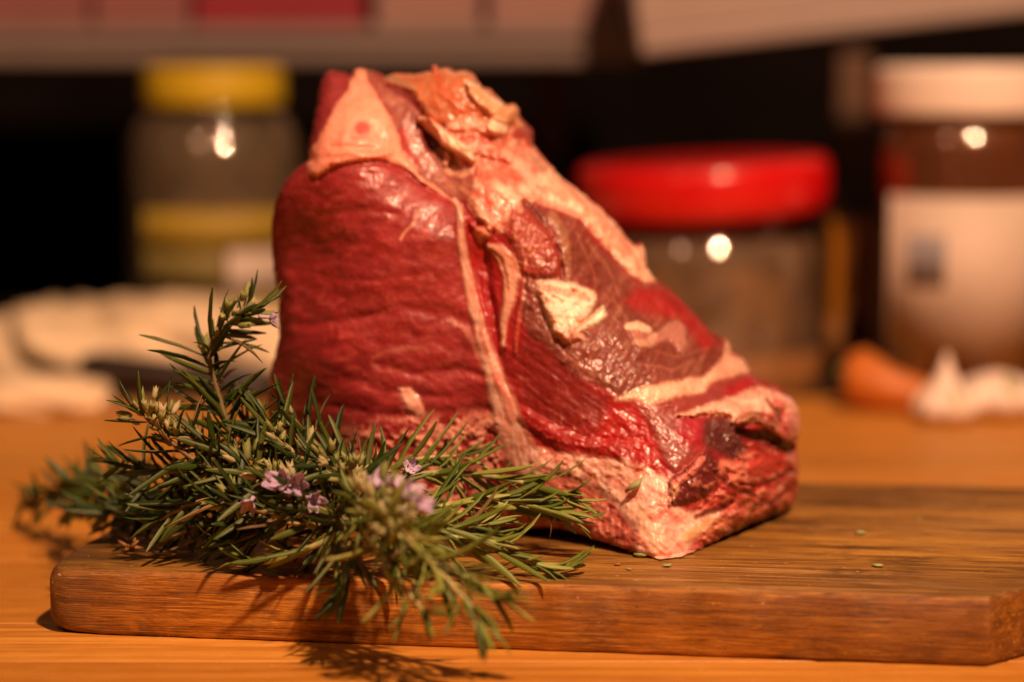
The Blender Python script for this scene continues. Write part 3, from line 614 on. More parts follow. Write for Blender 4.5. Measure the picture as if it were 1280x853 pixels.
    stroke([(975,610,3),(985,600,4),(993,590,4)], (0.78, 0.45, 0.34), None, 0.05, 0.6); stroke([(880,640,3),(900,622,4),(925,612,3)], (0.60, 0.09, 0.07), None, 0.07, 0.6)
    # purple granular patch
    s_p, m_p = region([(878,528),(892,520),(914,521),(926,540),(935,562),(914,574),(899,570),(879,557)], (0.070, 0.022, 0.020), 'marrow_and_hollow_shade', -0.05, 5, 6, 0.92)
    paint(m_p * sstep(0.1, 0.4, nC + 0.5 * nB), (0.28, 0.13, 0.10), 0.4); rel += m_p * (0.05 * nC + 0.1 * nB)
    # bone end
    s_n, m_n = region([(845,520),(870,510),(899,501),(945,485),(969,486),(984,497),(1003,509),(1004,528),(998,550),(978,556),(962,536),(940,526),(922,534),(904,518),(880,520)], (0.84, 0.44, 0.30), 'bone_end', 0.36, 2.0, 6)
    paint(m_n * sstep(0.0, 0.4, -nB) * sstep(900, 970, px), (0.56, 0.10, 0.09), 0.8); paint(m_n * sstep(0.2, 0.4, nB) * sstep(975, 930, px), (0.88, 0.66, 0.48), 0.8); rel += m_n * (0.20 * nB + 0.07 * nC)
    stroke([(925,528,7),(940,522,8),(960,525,7),(970,534,5)], (0.26, 0.07, 0.05), 'marrow_and_hollow_shade', -0.06, 0.8); stroke([(930,527,3),(945,520,4)], (0.46, 0.26, 0.14), None, 0.04, 0.7)
    stroke([(922,540,4),(938,545,6),(956,544,6),(972,552,6),(988,560,5)], (0.06, 0.004, 0.006), 'marrow_and_hollow_shade', -0.55, 0.95)  # cavity under the bone end, its shade painted in as near-black
    stroke([(985,520,6),(990,535,7),(992,548,6)], (0.66, 0.26, 0.22), None, 0.12, 0.7); stroke([(978,514,3),(976,530,4),(984,545,4)], (0.34, 0.03, 0.05), None, -0.08, 0.7)
    for (cx_, cy_, r_, c_, hh) in [(985,500,8,(0.84,0.48,0.38),.16),(974,505,7,(0.55,0.10,0.10),.12),(992,528,7,(0.70,0.28,0.24),.16),(980,538,8,(0.60,0.16,0.15),.14),(965,520,6,(0.50,0.07,0.07),.1),(990,572,7,(0.66,0.28,0.22),.14),(985,600,8,(0.44,0.05,0.05),.12),
                                 (960,618,8,(0.55,0.12,0.08),.14),(936,628,8,(0.50,0.16,0.09),.12),(915,610,7,(0.46,0.03,0.03),.12),(968,630,7,(0.30,0.03,0.025),.12),(925,645,7,(0.34,0.04,0.03),.1),(950,560,8,(0.30,0.012,0.016),.08),(898,655,7,(0.60,0.22,0.12),.1)]:
        stroke([(cx_ - 2, cy_, r_), (cx_ + 2, cy_ + 1, r_)], c_, None, hh, 0.75, 1.3, 0.5, 1.5)
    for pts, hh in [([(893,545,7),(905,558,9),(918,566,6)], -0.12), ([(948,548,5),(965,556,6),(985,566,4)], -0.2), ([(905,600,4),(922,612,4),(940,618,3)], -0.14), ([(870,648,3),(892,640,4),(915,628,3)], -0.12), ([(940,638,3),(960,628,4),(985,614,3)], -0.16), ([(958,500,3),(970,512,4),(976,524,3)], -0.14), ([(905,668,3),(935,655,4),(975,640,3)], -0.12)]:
        stroke(pts, (0.075, 0.010, 0.010), None, hh, 0.75, 1.4, 0.4, 1.6)  # shade of the grooves and hollows painted into the colour
    # dark lump
    s_d, m_d = region([(834,604),(856,586),(874,572),(884,560),(897,575),(899,599),(885,618),(860,630),(838,632)], (0.13, 0.015, 0.016), 'marrow_and_hollow_shade', 0.20, 2.5, 7)
    paint(m_d * sstep(0.15, 0.4, nB + 0.3 * nC), (0.56, 0.20, 0.14), 0.6); rel += m_d * (0.06 * nC + 0.14 * nB)
    stroke([(843,606,5),(862,592,4),(878,574,4)], (0.66, 0.22, 0.17), None, 0.08, 0.75); stroke([(838,622,5),(844,612,6)], (0.68, 0.40, 0.26), None, 0.04, 0.7)
    # mottling everywhere
    rel += 0.012 * nC + 0.005 * fbm(px / 2.6, py / 2.6, 140, 2)
    col *= (1 + 0.14 * fbm(px / 6, py / 6, 150, 3))[:, None]
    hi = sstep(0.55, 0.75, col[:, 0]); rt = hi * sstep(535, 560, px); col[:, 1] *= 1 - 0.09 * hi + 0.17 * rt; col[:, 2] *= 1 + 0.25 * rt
    vein = sstep(0.80, 0.95, ridged(wx / 30 + 0.5 * nB, wy / 30 + 0.5 * nA, 170, 2)) * hi * sstep(-0.1, 0.3, nA); col = col * (1 - 0.35 * vein[:, None]) + np.array((0.55, 0.10, 0.08)) * 0.35 * vein[:, None]
    col = np.clip(col, 0.003, 0.92)
    # ---- depth
    dep = (base(px, py) - rel) * KD
    Rr = 20.0; t = np.clip(sd / Rr, 0, 1); dep += 0.95 * (1 - np.sqrt(np.clip(1 - (1 - t)**2, 0, 1))) * sstep(700, 610, py)
    t2 = np.clip(sd / 6.0, 0, 1); dep += 0.22 * (1 - np.sqrt(np.clip(1 - (1 - t2)**2, 0, 1)))
    Yv = dep / 100
    Ymax = Y_on(py, BOARD_Z + 0.0006)
    low = py > 560
    Yv = np.where(low & (Yv > Ymax), Ymax, Yv)
    V = at_np(px, py, Yv)
    # ---- faces
    ii, jj = np.nonzero(fmask)
    a = idx[ii * W_ + jj]; b = idx[ii * W_ + jj + 1]; c = idx[(ii + 1) * W_ + jj + 1]; d_ = idx[(ii + 1) * W_ + jj]
    F = np.stack([a, d_, c, b], -1)
    # ---- vertex normals of the full sheet so the parts meet without seams
    v0, v1, v2, v3 = V[F[:, 0]], V[F[:, 1]], V[F[:, 2]], V[F[:, 3]]
    fn = np.cross(v2 - v0, v3 - v1); vn = np.zeros_like(V)
    for q in range(4): np.add.at(vn, F[:, q], fn)
    vn /= np.linalg.norm(vn, axis=1)[:, None] + 1e-12
    # ---- root at the foot of the joint
    root = empty('beef_joint', (0.06, 0.81, BOARD_Z)); off = np.array(root.location)
    tag(root, 'large raw joint of red beef with white fat and cut bone standing on the board', 'raw meat')
    mats = {'loin_muscle': 'muscle', 'fat_cap': 'fat', 'membrane': 'membrane', 'rib_bone': 'fat', 'connective_tissue': 'fat', 'rib_muscle': 'rib_muscle', 'bone_flap': 'bone', 'fat_seam': 'fat',
            'fat_streak': 'fat', 'bone_end': 'bone', 'corner_fat': 'fat', 'side_cut': 'rib_muscle', 'bone_chip': 'bone', 'marrow_and_hollow_shade': 'membrane'}
    fp = part[F]; fpart = np.array(np.sort(fp, axis=1)[:, 1])
    # tiny islands of a part are merged where the counts are small
    def make(name, sel, VV, FF, NN, CC, m):
        used = np.unique(FF[sel]); remap = -np.ones(len(VV), int); remap[used] = np.arange(len(used))
        me = bpy.data.meshes.new(name); fl = remap[FF[sel]]
        me.from_pydata((VV[used] - off).tolist(), [], fl.tolist()); me.update()
        me.polygons.foreach_set('use_smooth', [True] * len(me.polygons))
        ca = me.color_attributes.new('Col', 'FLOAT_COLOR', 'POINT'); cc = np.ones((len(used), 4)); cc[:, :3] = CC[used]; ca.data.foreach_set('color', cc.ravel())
        me.materials.append(m)
        if NN is not None: me.normals_split_custom_set_from_vertices(NN[used].tolist())
        o = bpy.data.objects.new(name, me); COL.objects.link(o); o.parent = root; return o
    for i, p in enumerate(PARTS):
        sel = fpart == i
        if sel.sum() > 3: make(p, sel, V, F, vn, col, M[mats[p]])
    # ---- back shell
    ed = {}
    for q in range(4):
        e0, e1 = F[:, q], F[:, (q + 1) % 4]
        for u_, w_ in zip(e0.tolist(), e1.tolist()):
            if (w_, u_) in ed: del ed[(w_, u_)]
            else: ed[(u_, w_)] = 1
    E = list(ed.keys()); bv = sorted({x for e_ in E for x in e_}); bi = {x: i for i, x in enumerate(bv)}
    ring0 = V[bv]; cen = ring0.mean(0); rings = [ring0]; colr = [col[bv]]
    Yb = max(ring0[:, 1].max(), 0.85)
    for t_, s_ in ((0.25, 1.0), (0.5, 0.97), (0.75, 0.90), (0.93, 0.78), (1.0, 0.5)):
        q = ring0.copy(); yb_ = 0.93 - 0.02 * np.abs(ring0[:, 0] - cen[0]) / 0.1
        q[:, 1] = ring0[:, 1] * (1 - t_) + yb_ * t_
        q[:, 0] = cen[0] + (ring0[:, 0] - cen[0]) * s_; q[:, 2] = np.maximum(BOARD_Z + 0.0004, cen[2] + (ring0[:, 2] - cen[2]) * s_)
        q += 0.002 * np.stack([fbm(ring0[:, 0] * 70 + t_ * 9, ring0[:, 2] * 70, 7, 3)] * 3, -1) * np.array([1, 0.4, 0.0])
        # foot stays on the board
        foot = ring0[:, 2] < BOARD_Z + 0.004; q[foot, 2] = BOARD_Z + 0.0004
        rings.append(q); colr.append(np.array(RED) * (0.75 + 0.5 * rng.rand(len(q), 1)) * 0.9 + 0 * q)
    nb = len(bv); VV = np.vstack(rings + [cen[None] * [1, 0, 1] + [[0, 0.93, 0]]]); CC = np.vstack(colr + [np.array([RED])])
    FF = []
    for r_ in range(len(rings) - 1):
        for u_, w_ in E: FF.append((r_ * nb + bi[w_], r_ * nb + bi[u_], (r_ + 1) * nb + bi[u_], (r_ + 1) * nb + bi[w_]))
    TT = [((len(rings) - 1) * nb + bi[w_], (len(rings) - 1) * nb + bi[u_], len(VV) - 1) for u_, w_ in E]
    me = bpy.data.meshes.new('rear_muscle'); me.from_pydata((VV - off).tolist(), [], FF + TT); me.update()
    me.polygons.foreach_set('use_smooth', [True] * len(me.polygons))
    ca = me.color_attributes.new('Col', 'FLOAT_COLOR', 'POINT'); cc = np.ones((len(VV), 4)); cc[:, :3] = CC; ca.data.foreach_set('color', cc.ravel())
    me.materials.append(M['muscle']); o = bpy.data.objects.new('rear_muscle', me); COL.objects.link(o); o.parent = root
build_meat()

# ------------------------------------------------------------------ rosemary
rr = random.Random(5)
def needle_mesh(name, L, wd, curve, m, tw=0.0):
    rings = [(0.0, 0.32), (0.12, 0.75), (0.42, 1.0), (0.78, 0.80), (0.95, 0.34)]
    v, f = [], []
    for t, s in rings:
        x = L * t; zc = curve * L * t * t; a = tw * t
        for (yy, zz) in ((-0.5, -0.06), (-0.38, 0.22), (0.0, 0.13), (0.38, 0.22), (0.5, -0.06), (0.0, -0.16)):
            y_, z_ = yy * wd * s, zz * wd * s
            v.append((x, y_ * math.cos(a) - z_ * math.sin(a), zc + y_ * math.sin(a) + z_ * math.cos(a)))
    n = 6
    for i in range(len(rings) - 1):
        for k in range(n): f.append((i * n + k, (i + 1) * n + k, (i + 1) * n + (k + 1) % n, i * n + (k + 1) % n))
    f.append(tuple(range(n))[::-1]); b = (len(rings) - 1) * n
    v.append((L, 0, curve * L)); tip = len(v) - 1
    for k in range(n): f.append((b + k, tip, b + (k + 1) % n))
    me = bpy.data.meshes.new(name); me.from_pydata(v, [], [q[::-1] for q in f]); me.update()
    me.polygons.foreach_set('use_smooth', [True] * len(me.polygons)); me.materials.append(m); return me
NEED = {k: [needle_mesh('needle', 1.0, w_, c, M[k], t) for w_, c, t in ((0.108, 0.16, 0.2), (0.125, -0.16, -0.3), (0.105, 0.30, 0.6), (0.118, 0.04, 0.0), (0.100, -0.26, 0.5), (0.120, 0.2, -0.7), (0.095, 0.34, 0.9))] for k in ('needle', 'needle_pale')}
M['needle_dry'] = leafmat('rosemary_dry_needle', (0.10, 0.06, 0.02), (0.20, 0.13, 0.05), (0.26, 0.22, 0.09), 0.6)
NEED['dry'] = [needle_mesh('needle', 1.0, 0.085, c, M['needle_dry'], t) for c, t in ((0.3, 1.2), (-0.4, -1.5), (0.5, 2.0))]
def bud_mesh():
    v, f = [], []; n = 6
    for t, s, z in ((0, 0.18, 0), (0.25, 0.36, 0), (0.6, 0.34, .02), (0.78, 0.30, .03)):
        for k in range(n):
            a = 2 * math.pi * k / n; tt = t if t < 0.7 else t + (0.34 if k % 2 == 0 else -0.06); ss = s * (1.25 if (t > 0.7 and k % 2 == 0) else 1)
            v.append((tt, ss * math.cos(a) * 0.9, ss * math.sin(a) * 0.7 + z))
    for i in range(3):
        for k in range(n): f.append((i * n + k, i * n + (k + 1) % n, (i + 1) * n + (k + 1) % n, (i + 1) * n + k))
    v.append((0.45, 0, 0)); v.append((-0.05, 0, 0))
    for k in range(n): f.append((3 * n + k, 3 * n + (k + 1) % n, len(v) - 2)); f.append(((k + 1) % n, k, len(v) - 1))
    me = bpy.data.meshes.new('bud'); me.from_pydata(v, [], f); me.polygons.foreach_set('use_smooth', [True] * len(me.polygons)); me.materials.append(M['bud']); return me
BUD = bud_mesh()
def petal_mesh():
    v, f = [], []; nr = 5
    for i in range(nr + 1):
        t = i / nr; w_ = (0.10 + 0.55 * math.sin(math.pi * min(1, t * 0.85 + 0.08))**1.4) * (1.0 if t < 0.95 else 0.5)
        for s in (-1, -0.35, 0.35, 1): v.append((t, s * w_ * 0.5, 0.25 * t * t - 0.10 * (1 - abs(s)) + 0.05 * math.sin(9 * t + s)))
    m_ = len(v); v += [(a, b, c - 0.03) for a, b, c in v]
    for i in range(nr):
        for s in range(3):
            q = i * 4 + s; f.append((q, q + 4, q + 5, q + 1)); f.append((m_ + q, m_ + q + 1, m_ + q + 5, m_ + q + 4))
    for i in range(nr):
        q = i * 4; f.append((q, m_ + q, m_ + q + 4, q + 4)); q = i * 4 + 3; f.append((q, q + 4, m_ + q + 4, m_ + q))
    me = bpy.data.meshes.new('petal'); me.from_pydata(v, [], f); me.polygons.foreach_set('use_smooth', [True] * len(me.polygons)); me.materials.append(M['petal']); return me
PETAL = petal_mesh()
def calyx_mesh():
    v, f = tube([(0, 0, 0), (0.3, 0, 0), (0.8, 0, 0.03), (1, 0, 0.05)], [0.22, 0.26, 0.2, 0.26], 6)
    me = bpy.data.meshes.new('flower'); me.from_pydata([tuple(q) for q in v], [], f); me.polygons.foreach_set('use_smooth', [True] * len(me.polygons)); me.materials.append(M['petal']); return me
CALYX = calyx_mesh()

def frame(d, up, loc, s, sy=1.0):
    x = d.normalized(); y = up.cross(x)
    if y.length < 1e-3: y = Vector((0, 1, 0)).cross(x)
    y.normalize(); z = x.cross(y)
    m = Matrix((x * s, y * s * sy, z * s * sy)).transposed().to_4x4(); m.translation = loc; return m
def place(me, name, parent, mw, base_inv):
    o = bpy.data.objects.new(name, me); COL.objects.link(o); o.parent = parent; o.matrix_local = base_inv @ mw; return o
def catmull(P, n):
    out = []
    for i in range(len(P) - 1):
        p0, p1, p2, p3 = P[max(i - 1, 0)], P[i], P[i + 1], P[min(i + 2, len(P) - 1)]
        for k in range(n):
            t = k / n; out.append(0.5 * ((2 * p1) + (p2 - p0) * t + (2 * p0 - 5 * p1 + 4 * p2 - p3) * t * t + (3 * p1 - p0 - 3 * p2 + p3) * t**3))
    out.append(P[-1]); return out
def floor_z(p): return BOARD_Z if over_board(p) else 0.0
# front surface of the joint, coarse, so that needles lie against it rather than inside it
def sprig(pts, label, kind='needle', Ln=0.019, step=0.0030, start=0.0, buds=(), flowers=(), ang=(62, 30), dens=1.0, rad=0.0012, droop=0.0, seed=0, per=2):
    r = random.Random(100 + seed); Ln *= 1.1; step *= 1.12
    P = [at(x, y, Y / 100 * KD) for x, y, Y in pts]
    C = catmull(P, 12)
    for p in C:
        m_ = floor_z(p) + 0.0015
        if p.z < m_: p.z = m_
    n = len(C); rads = [rad * (1.15 - 0.75 * i / (n - 1)) for i in range(n)]
    base = Vector(C[0]); root = empty('rosemary_sprig', base); inv = Matrix.Translation(-base)
    tag(root, label, 'herb sprig', 'rosemary sprigs heaped on the board')
    v, f = tube([c - base for c in C], rads, 7)
    mesh_obj('stem', v, f, M['stem'] if kind == 'needle' else M['stem_green'], root)
    acc = [0.0]
    for a, b in zip(C[:-1], C[1:]): acc.append(acc[-1] + (b - a).length)
    T = acc[-1]
    def pos(s):
        s = max(0, min(T, s)); i = max(j for j in range(n) if acc[j] <= s + 1e-9); i = min(i, n - 2)
        t = (s - acc[i]) / max(1e-9, acc[i + 1] - acc[i]); return C[i].lerp(C[i + 1], t), (C[i + 1] - C[i]).normalized()
    s = start * T; node_i = 0; rot = r.random() * 6
    while s < T:
        p, tg = pos(s); u = s / T
        e1 = tg.orthogonal().normalized(); e2 = tg.cross(e1)
        a_deg = ang[0] + (ang[1] - ang[0]) * u
        cnt = per + (1 if r.random() < 0.45 else 0)
        for k in range(cnt):
            if r.random() > dens: continue
            th = rot + node_i * 1.57 + 2 * math.pi * k / cnt + r.uniform(-0.35, 0.35)
            al = R(a_deg + r.uniform(-14, 14))
            rd = e1 * math.cos(th) + e2 * math.sin(th)
            d = tg * math.cos(al) + rd * math.sin(al)
            d = (d + Vector((0, 0, -droop)) + Vector((r.uniform(-.12, .12), r.uniform(-.12, .12), r.uniform(-.12, .12)))).normalized()
            L = Ln * r.uniform(0.75, 1.15) * (1.0 - 0.45 * max(0, u - 0.75) / 0.25)
            if r.random() < 0.25: L *= 0.55
            tip = p + d * L; fz = floor_z(tip) + 0.0012
            if tip.z < fz:
                d = Vector((d.x, d.y, (fz - p.z) / L if p.z + 0.9 * L > fz else 0.5)).normalized()
            me = r.choice(NEED[kind] if r.random() > 0.06 else NEED['dry'])
            place(me, 'needle', root, frame(d, (rd + Vector((0, 0, 0.4))).normalized(), p + rd * rads[0] * 0.5, L, r.uniform(0.95, 1.35) * 0.019 / max(L, 0.010) * 0.92), inv)
        if kind == 'needle' and r.random() < 0.16:
            d = (tg * 0.5 + Vector((r.uniform(-1, 1), r.uniform(-1, 0.3), r.uniform(-0.2, 1)))).normalized(); q = p + d * 0.003
            if q.z > floor_z(q) + 0.003: place(BUD, 'bud', root, frame(d, Vector((0, 0, 1)), q, r.uniform(0.003, 0.005), 0.85), inv)
        s += step * r.uniform(0.75, 1.25); node_i += 1
    # tuft at the tip
    p, tg = pos(T)
    for k in range(5):
        d = (tg + Vector((r.uniform(-.45, .45), r.uniform(-.45, .45), r.uniform(-.45, .45)))).normalized()
        tip = p + d * Ln * 0.7
        if tip.z < floor_z(tip) + 0.001: d.z = abs(d.z) * 0.2; d.normalize()
        place(r.choice(NEED[kind]), 'needle', root, frame(d, Vector((0, 0, 1)), p, Ln * r.uniform(0.5, 0.75), 1.35), inv)
    for (u, cnt, spread) in buds:
        p, tg = pos(u * T)
        for k in range(int(cnt * 0.9)):
            d = (tg * 0.6 + Vector((r.uniform(-1, 1), r.uniform(-1, 1), r.uniform(-0.5, 1.2)))).normalized()
            q = p + d * r.uniform(0.001, spread); q.z = max(q.z, floor_z(q) + 0.002)
            place(BUD, 'bud', root, frame(d, Vector((0, 0, 1)), q, r.uniform(0.0035, 0.0058), 0.85), inv)
    for (u, dx, dy, dz, sc) in flowers:
        p, tg = pos(u * T); d = Vector((dx, dy, dz)).normalized(); q = p + d * 0.006
        fm = frame(d, Vector((0, 0, 1)), q, 0.0036 * sc, 0.8)
        fo = place(CALYX, 'flower', root, fm, inv)
        for k in range(5):
            th = 2 * math.pi * k / 5 + r.uniform(-.3, .3); e1 = Vector((0, 1, 0)); e2 = Vector((0, 0, 1))
            pd = (Vector((0.55, 0, 0)) + (e1 * math.cos(th) + e2 * math.sin(th)) * 1.0).normalized()
            po = bpy.data.objects.new('petal', PETAL); COL.objects.link(po); po.parent = fo
            po.matrix_local = frame(pd, Vector((1, 0, 0)), Vector((0.95, 0, 0)), r.uniform(1.1, 1.6))
    return root

S = sprig
# upright sprig in front of the left face of the meat
S([(322,640,76.5),(298,570,77.3),(275,500,77.8),(262,440,78.0),(285,405,78.0),(305,392,78.0)], 'tall upright rosemary sprig standing highest, left of the meat, with buds at its tip', buds=((0.74, 5, .005), (0.90, 8, .007), (0.98, 7, .007)), flowers=((0.99, 1, -0.2, -0.10, 1.1),), seed=1, Ln=0.0205, start=0.05, ang=(70, 46), step=.0026, per=3)
S([(335,640,76),(285,600,76),(235,570,76),(195,535,76),(180,520,76)], 'rosemary sprig ending in a pale bud cluster at the upper left of the heap', buds=((0.72, 10, .007), (0.86, 18, .009), (0.96, 14, .008)), seed=2, ang=(70, 50))
S([(340,655,77),(270,630,78),(185,614,81.5),(100,608,88),(32,628,92)], 'rosemary sprig reaching farthest left past the edge of the board', seed=3, ang=(58, 30), Ln=0.018, buds=((0.6, 6, .006),))
S([(330,665,75.5),(250,650,76.5),(165,642,81),(90,636,86)], 'rosemary sprig lying low at the left, under the longest left one', seed=4, Ln=0.018, ang=(55, 28))
S([(330,650,76),(270,590,76.5),(215,590,77),(150,580,78)], 'rosemary sprig between the left bud cluster and the table', seed=5, ang=(62, 34), buds=((0.5, 8, .007),))
S([(450,640,74),(400,590,75.2),(352,555,76.2),(325,520,77)], 'bushy rosemary sprig pointing up in the middle of the heap', seed=6, buds=((0.55, 10, .007), (0.75, 10, .007)), ang=(64, 34))
S([(420,650,73.5),(350,610,74.5),(285,570,75.5),(240,545,76)], 'dark rosemary sprig crossing the middle of the heap to the left', seed=7, buds=((0.4, 10, .007), (0.62, 12, .007)), flowers=((0.35, 0.2, -1, 0.3, 1.1),), ang=(64, 36))
S([(480,620,75.5),(430,580,76.6),(390,550,77.2),(365,520,77.6)], 'rosemary sprig with stiff needles against the lower left of the meat', seed=8, buds=((0.3, 8, .006),), ang=(60, 26))
S([(400,660,73),(330,640,73.8),(260,625,74.8),(200,650,75.5)], 'dark rosemary sprig lying on the left end of the board', seed=9, ang=(64, 34), buds=((0.5, 8, .006),))
S([(440,655,73),(390,630,73.2),(350,600,73.6),(310,612,74)], 'rosemary sprig with lilac flowers at the front of the heap, left side', seed=10, buds=((0.5, 14, .008), (0.75, 10, .007)), flowers=((0.55, -0.3, -1, 0.4, 1.5), (0.62, 0.3, -1, 0.1, 1.4), (0.5, 0.6, -1, -0.1, 1.2), (0.85, -0.4, -1, -0.6, 1.2)), ang=(66, 40))
S([(420,645,75),(480,605,76.2),(540,592,77),(600,594,77.3),(655,604,77.2),(705,618,76.6)], 'rosemary sprig with pale straight stem pointing right across the foot of the meat', 'needle_pale', seed=11, Ln=0.020, ang=(48, 18), rad=.0015, per=2, step=.0040, flowers=((0.35, 0.2, -1, 0.5, 1.1),))
S([(440,650,74),(520,640,75),(580,628,75.8),(645,628,76.2),(702,644,76.0)], 'young rosemary sprig fanning its tips to the right beside the front bone', 'needle_pale', seed=12, Ln=0.020, ang=(44, 16), step=.0036)
S([(430,640,76),(470,600,77.4),(520,575,78),(570,570,78.3)], 'rosemary sprig with upright needles close to the bottom of the meat', 'needle_pale', seed=13, Ln=0.019, ang=(60, 34), step=.0042)
S([(470,665,72.5),(550,668,73),(625,690,73.2),(692,714,73.2)], 'rosemary sprig lying on the board, lowest of those pointing right', 'needle_pale', seed=14, Ln=0.019, ang=(42, 18), step=.0042)
S([(450,650,72),(500,672,69.8),(540,705,68.0),(575,742,67.0),(600,770,66.4)], 'blurred rosemary sprig hanging over the front edge of the board', 'needle_pale', seed=15, Ln=0.019, ang=(46, 22), step=.0036)
S([(450,640,71.5),(470,640,69),(492,655,67),(520,685,66.3)], 'rosemary sprig with blurred yellow-green buds and lilac flowers nearest the camera', 'needle_pale', seed=16, Ln=0.014, buds=((0.25, 20, .010), (0.5, 22, .011), (0.75, 14, .009)), flowers=((0.25, 0.3, -0.6, 1, 1.3), (0.5, 1, -0.6, 0.7, 1.5), (0.7, 1, -0.5, 0.5, 1.5), (0.4, 0.6, -0.4, 1, 1.2)), ang=(70, 50))
S([(420,640,73),(432,670,71.6),(440,700,70.8),(428,735,70.4)], 'short rosemary sprig hanging straight down over the board front', seed=17, Ln=0.018, ang=(44, 20), step=.0036)
S([(440,655,72.6),(400,680,72.6),(350,695,73),(322,702,73.4)], 'thin rosemary sprig with few needles low on the left of the board', 'needle_pale', seed=18, Ln=0.019, ang=(30, 14), step=.0065)
S([(430,660,74),(370,690,74),(330,668,74.8),(290,680,75)], 'bare twiggy rosemary sprig on the board under the heap', seed=19, Ln=0.017, ang=(50, 28), step=.0055)
S([(380,640,76.5),(350,600,77.2),(335,565,77.6),(312,535,78)], 'rosemary sprig directly behind the tall upright one', seed=20, ang=(60, 32), buds=((0.6, 8, .006),))
S([(450,630,73.5),(440,600,73.2),(425,590,73.2),(400,575,73.6)], 'short budding rosemary sprig at the centre front of the heap', seed=21, ang=(68, 44), buds=((0.4, 14, .008), (0.8, 14, .008)), Ln=.016)
S([(440,650,72.5),(500,650,72.6),(560,660,73),(610,655,73.8)], 'rosemary sprig from the heap centre lying over the right-pointing ones', 'needle_pale', seed=22, Ln=.018, ang=(50, 24), buds=((0.3, 10, .008),))
S([(470,655,71.5),(525,692,69.6),(580,722,68.6),(622,742,68.0)], 'blurred rosemary sprig fanning to the right just below the board top edge', 'needle_pale', seed=23, Ln=.018, ang=(46, 22), step=.0038)
S([(455,660,70.5),(480,700,69.0),(505,735,68.0),(528,762,67.4)], 'blurred rosemary sprig drooping down the middle of the board front', 'needle_pale', seed=24, Ln=.018, ang=(46, 24), step=.0040)

# ------------------------------------------------------------------ crumbs and fallen bits
def crumb(px, py, label, size, m, n=1, name='herb_crumb', shape='leaf', z=None, cat='crumb'):
    z = BOARD_Z if z is None else z
    c = on(px, py, z); v, f = [], []
    r = random.Random(int(px * 7 + py))
    nseg = 8
    for j, (t, s) in enumerate(((0, 0.2), (0.25, 0.75), (0.55, 1.0), (0.85, 0.6), (1, 0.15))):
        for k in range(nseg):
            a = 2 * math.pi * k / nseg; s2 = s * r.uniform(0.55, 1.35)
            v.append((size * (t - 0.5), size * 0.32 * s2 * math.cos(a), size * 0.16 + size * 0.15 * s2 * math.sin(a) + (0.12 * size * (t - .5)**2)))
    for i in range(4):
        for k in range(nseg): f.append((i * nseg + k, i * nseg + (k + 1) % nseg, (i + 1) * nseg + (k + 1) % nseg, (i + 1) * nseg + k))
    f.append(tuple(range(nseg))[::-1]); f.append(tuple(4 * nseg + k for k in range(nseg)))
    o = mesh_obj(name, v, f, m, None, True, (c.x, c.y, z)); o.rotation_euler = (0, 0, r.uniform(-0.8, 0.8)); tag(o, label, cat); return o
crumb(1075, 668, 'small pale green bud fallen on the bare board right of the meat', 0.0045, M['crumb'], name='fallen_bud')
crumb(1097, 709, 'small green crumb nearest the front edge on the right of the board', 0.0042, M['crumb'])
crumb(834, 709, 'greenish crumb on the board just in front of the meat corner', 0.0040, M['crumb'])
crumb(800, 697, 'small curled leaf touching the lowest corner of the meat', 0.0055, M['crumb'], name='leaf_bit')
crumb(789, 692, 'round green bud in the shadow left of the lowest meat corner', 0.0036, M['crumb'], name='fallen_bud')
crumb(772, 707, 'tiny dark crumb on the board between rosemary tips and meat corner', 0.0030, M['dry'])
crumb(786, 713, 'tiny pale crumb nearest the board edge below the meat corner', 0.0024, M['crumb'])
crumb(1149, 650, 'tiny pale speck far right on the board', 0.0024, M['crumb'])
crumb(200, 688, 'round dried brown bit beside the rosemary on the left of the board', 0.0050, M['dry'], name='dried_bit')
db = empty('dried_flower', on(163, 690, BOARD_Z)); tag(db, 'dry orange-brown flower scrap near the left end of the board', 'dried flower')
for k in range(6):
    th = k * 1.05; v, f = tube([(0, 0, 0.001), (0.0022 * math.cos(th), 0.0022 * math.sin(th), 0.0015 + 0.001 * (k % 2)), (0.0045 * math.cos(th + .3), 0.0045 * math.sin(th + .3), 0.001 + 0.0035 * (k % 2))], [0.0006, 0.0008, 0.0003], 6)
    mesh_obj('petal', v, f, M['dry'], db)
pl = at(793, 608, 0.7705 * KD); v, f = tube([(-0.003, 0, -0.002), (-0.001, -0.0008, 0), (0.001, -0.0008, 0.001), (0.0028, 0, 0.003)], [0.0004, 0.0012, 0.0013, 0.0003], 7)
tag(mesh_obj('leaf_bit', v, f, M['crumb'], None, True, tuple(pl)), 'small green leaf bit stuck on the pale fat of the meat', 'leaf')

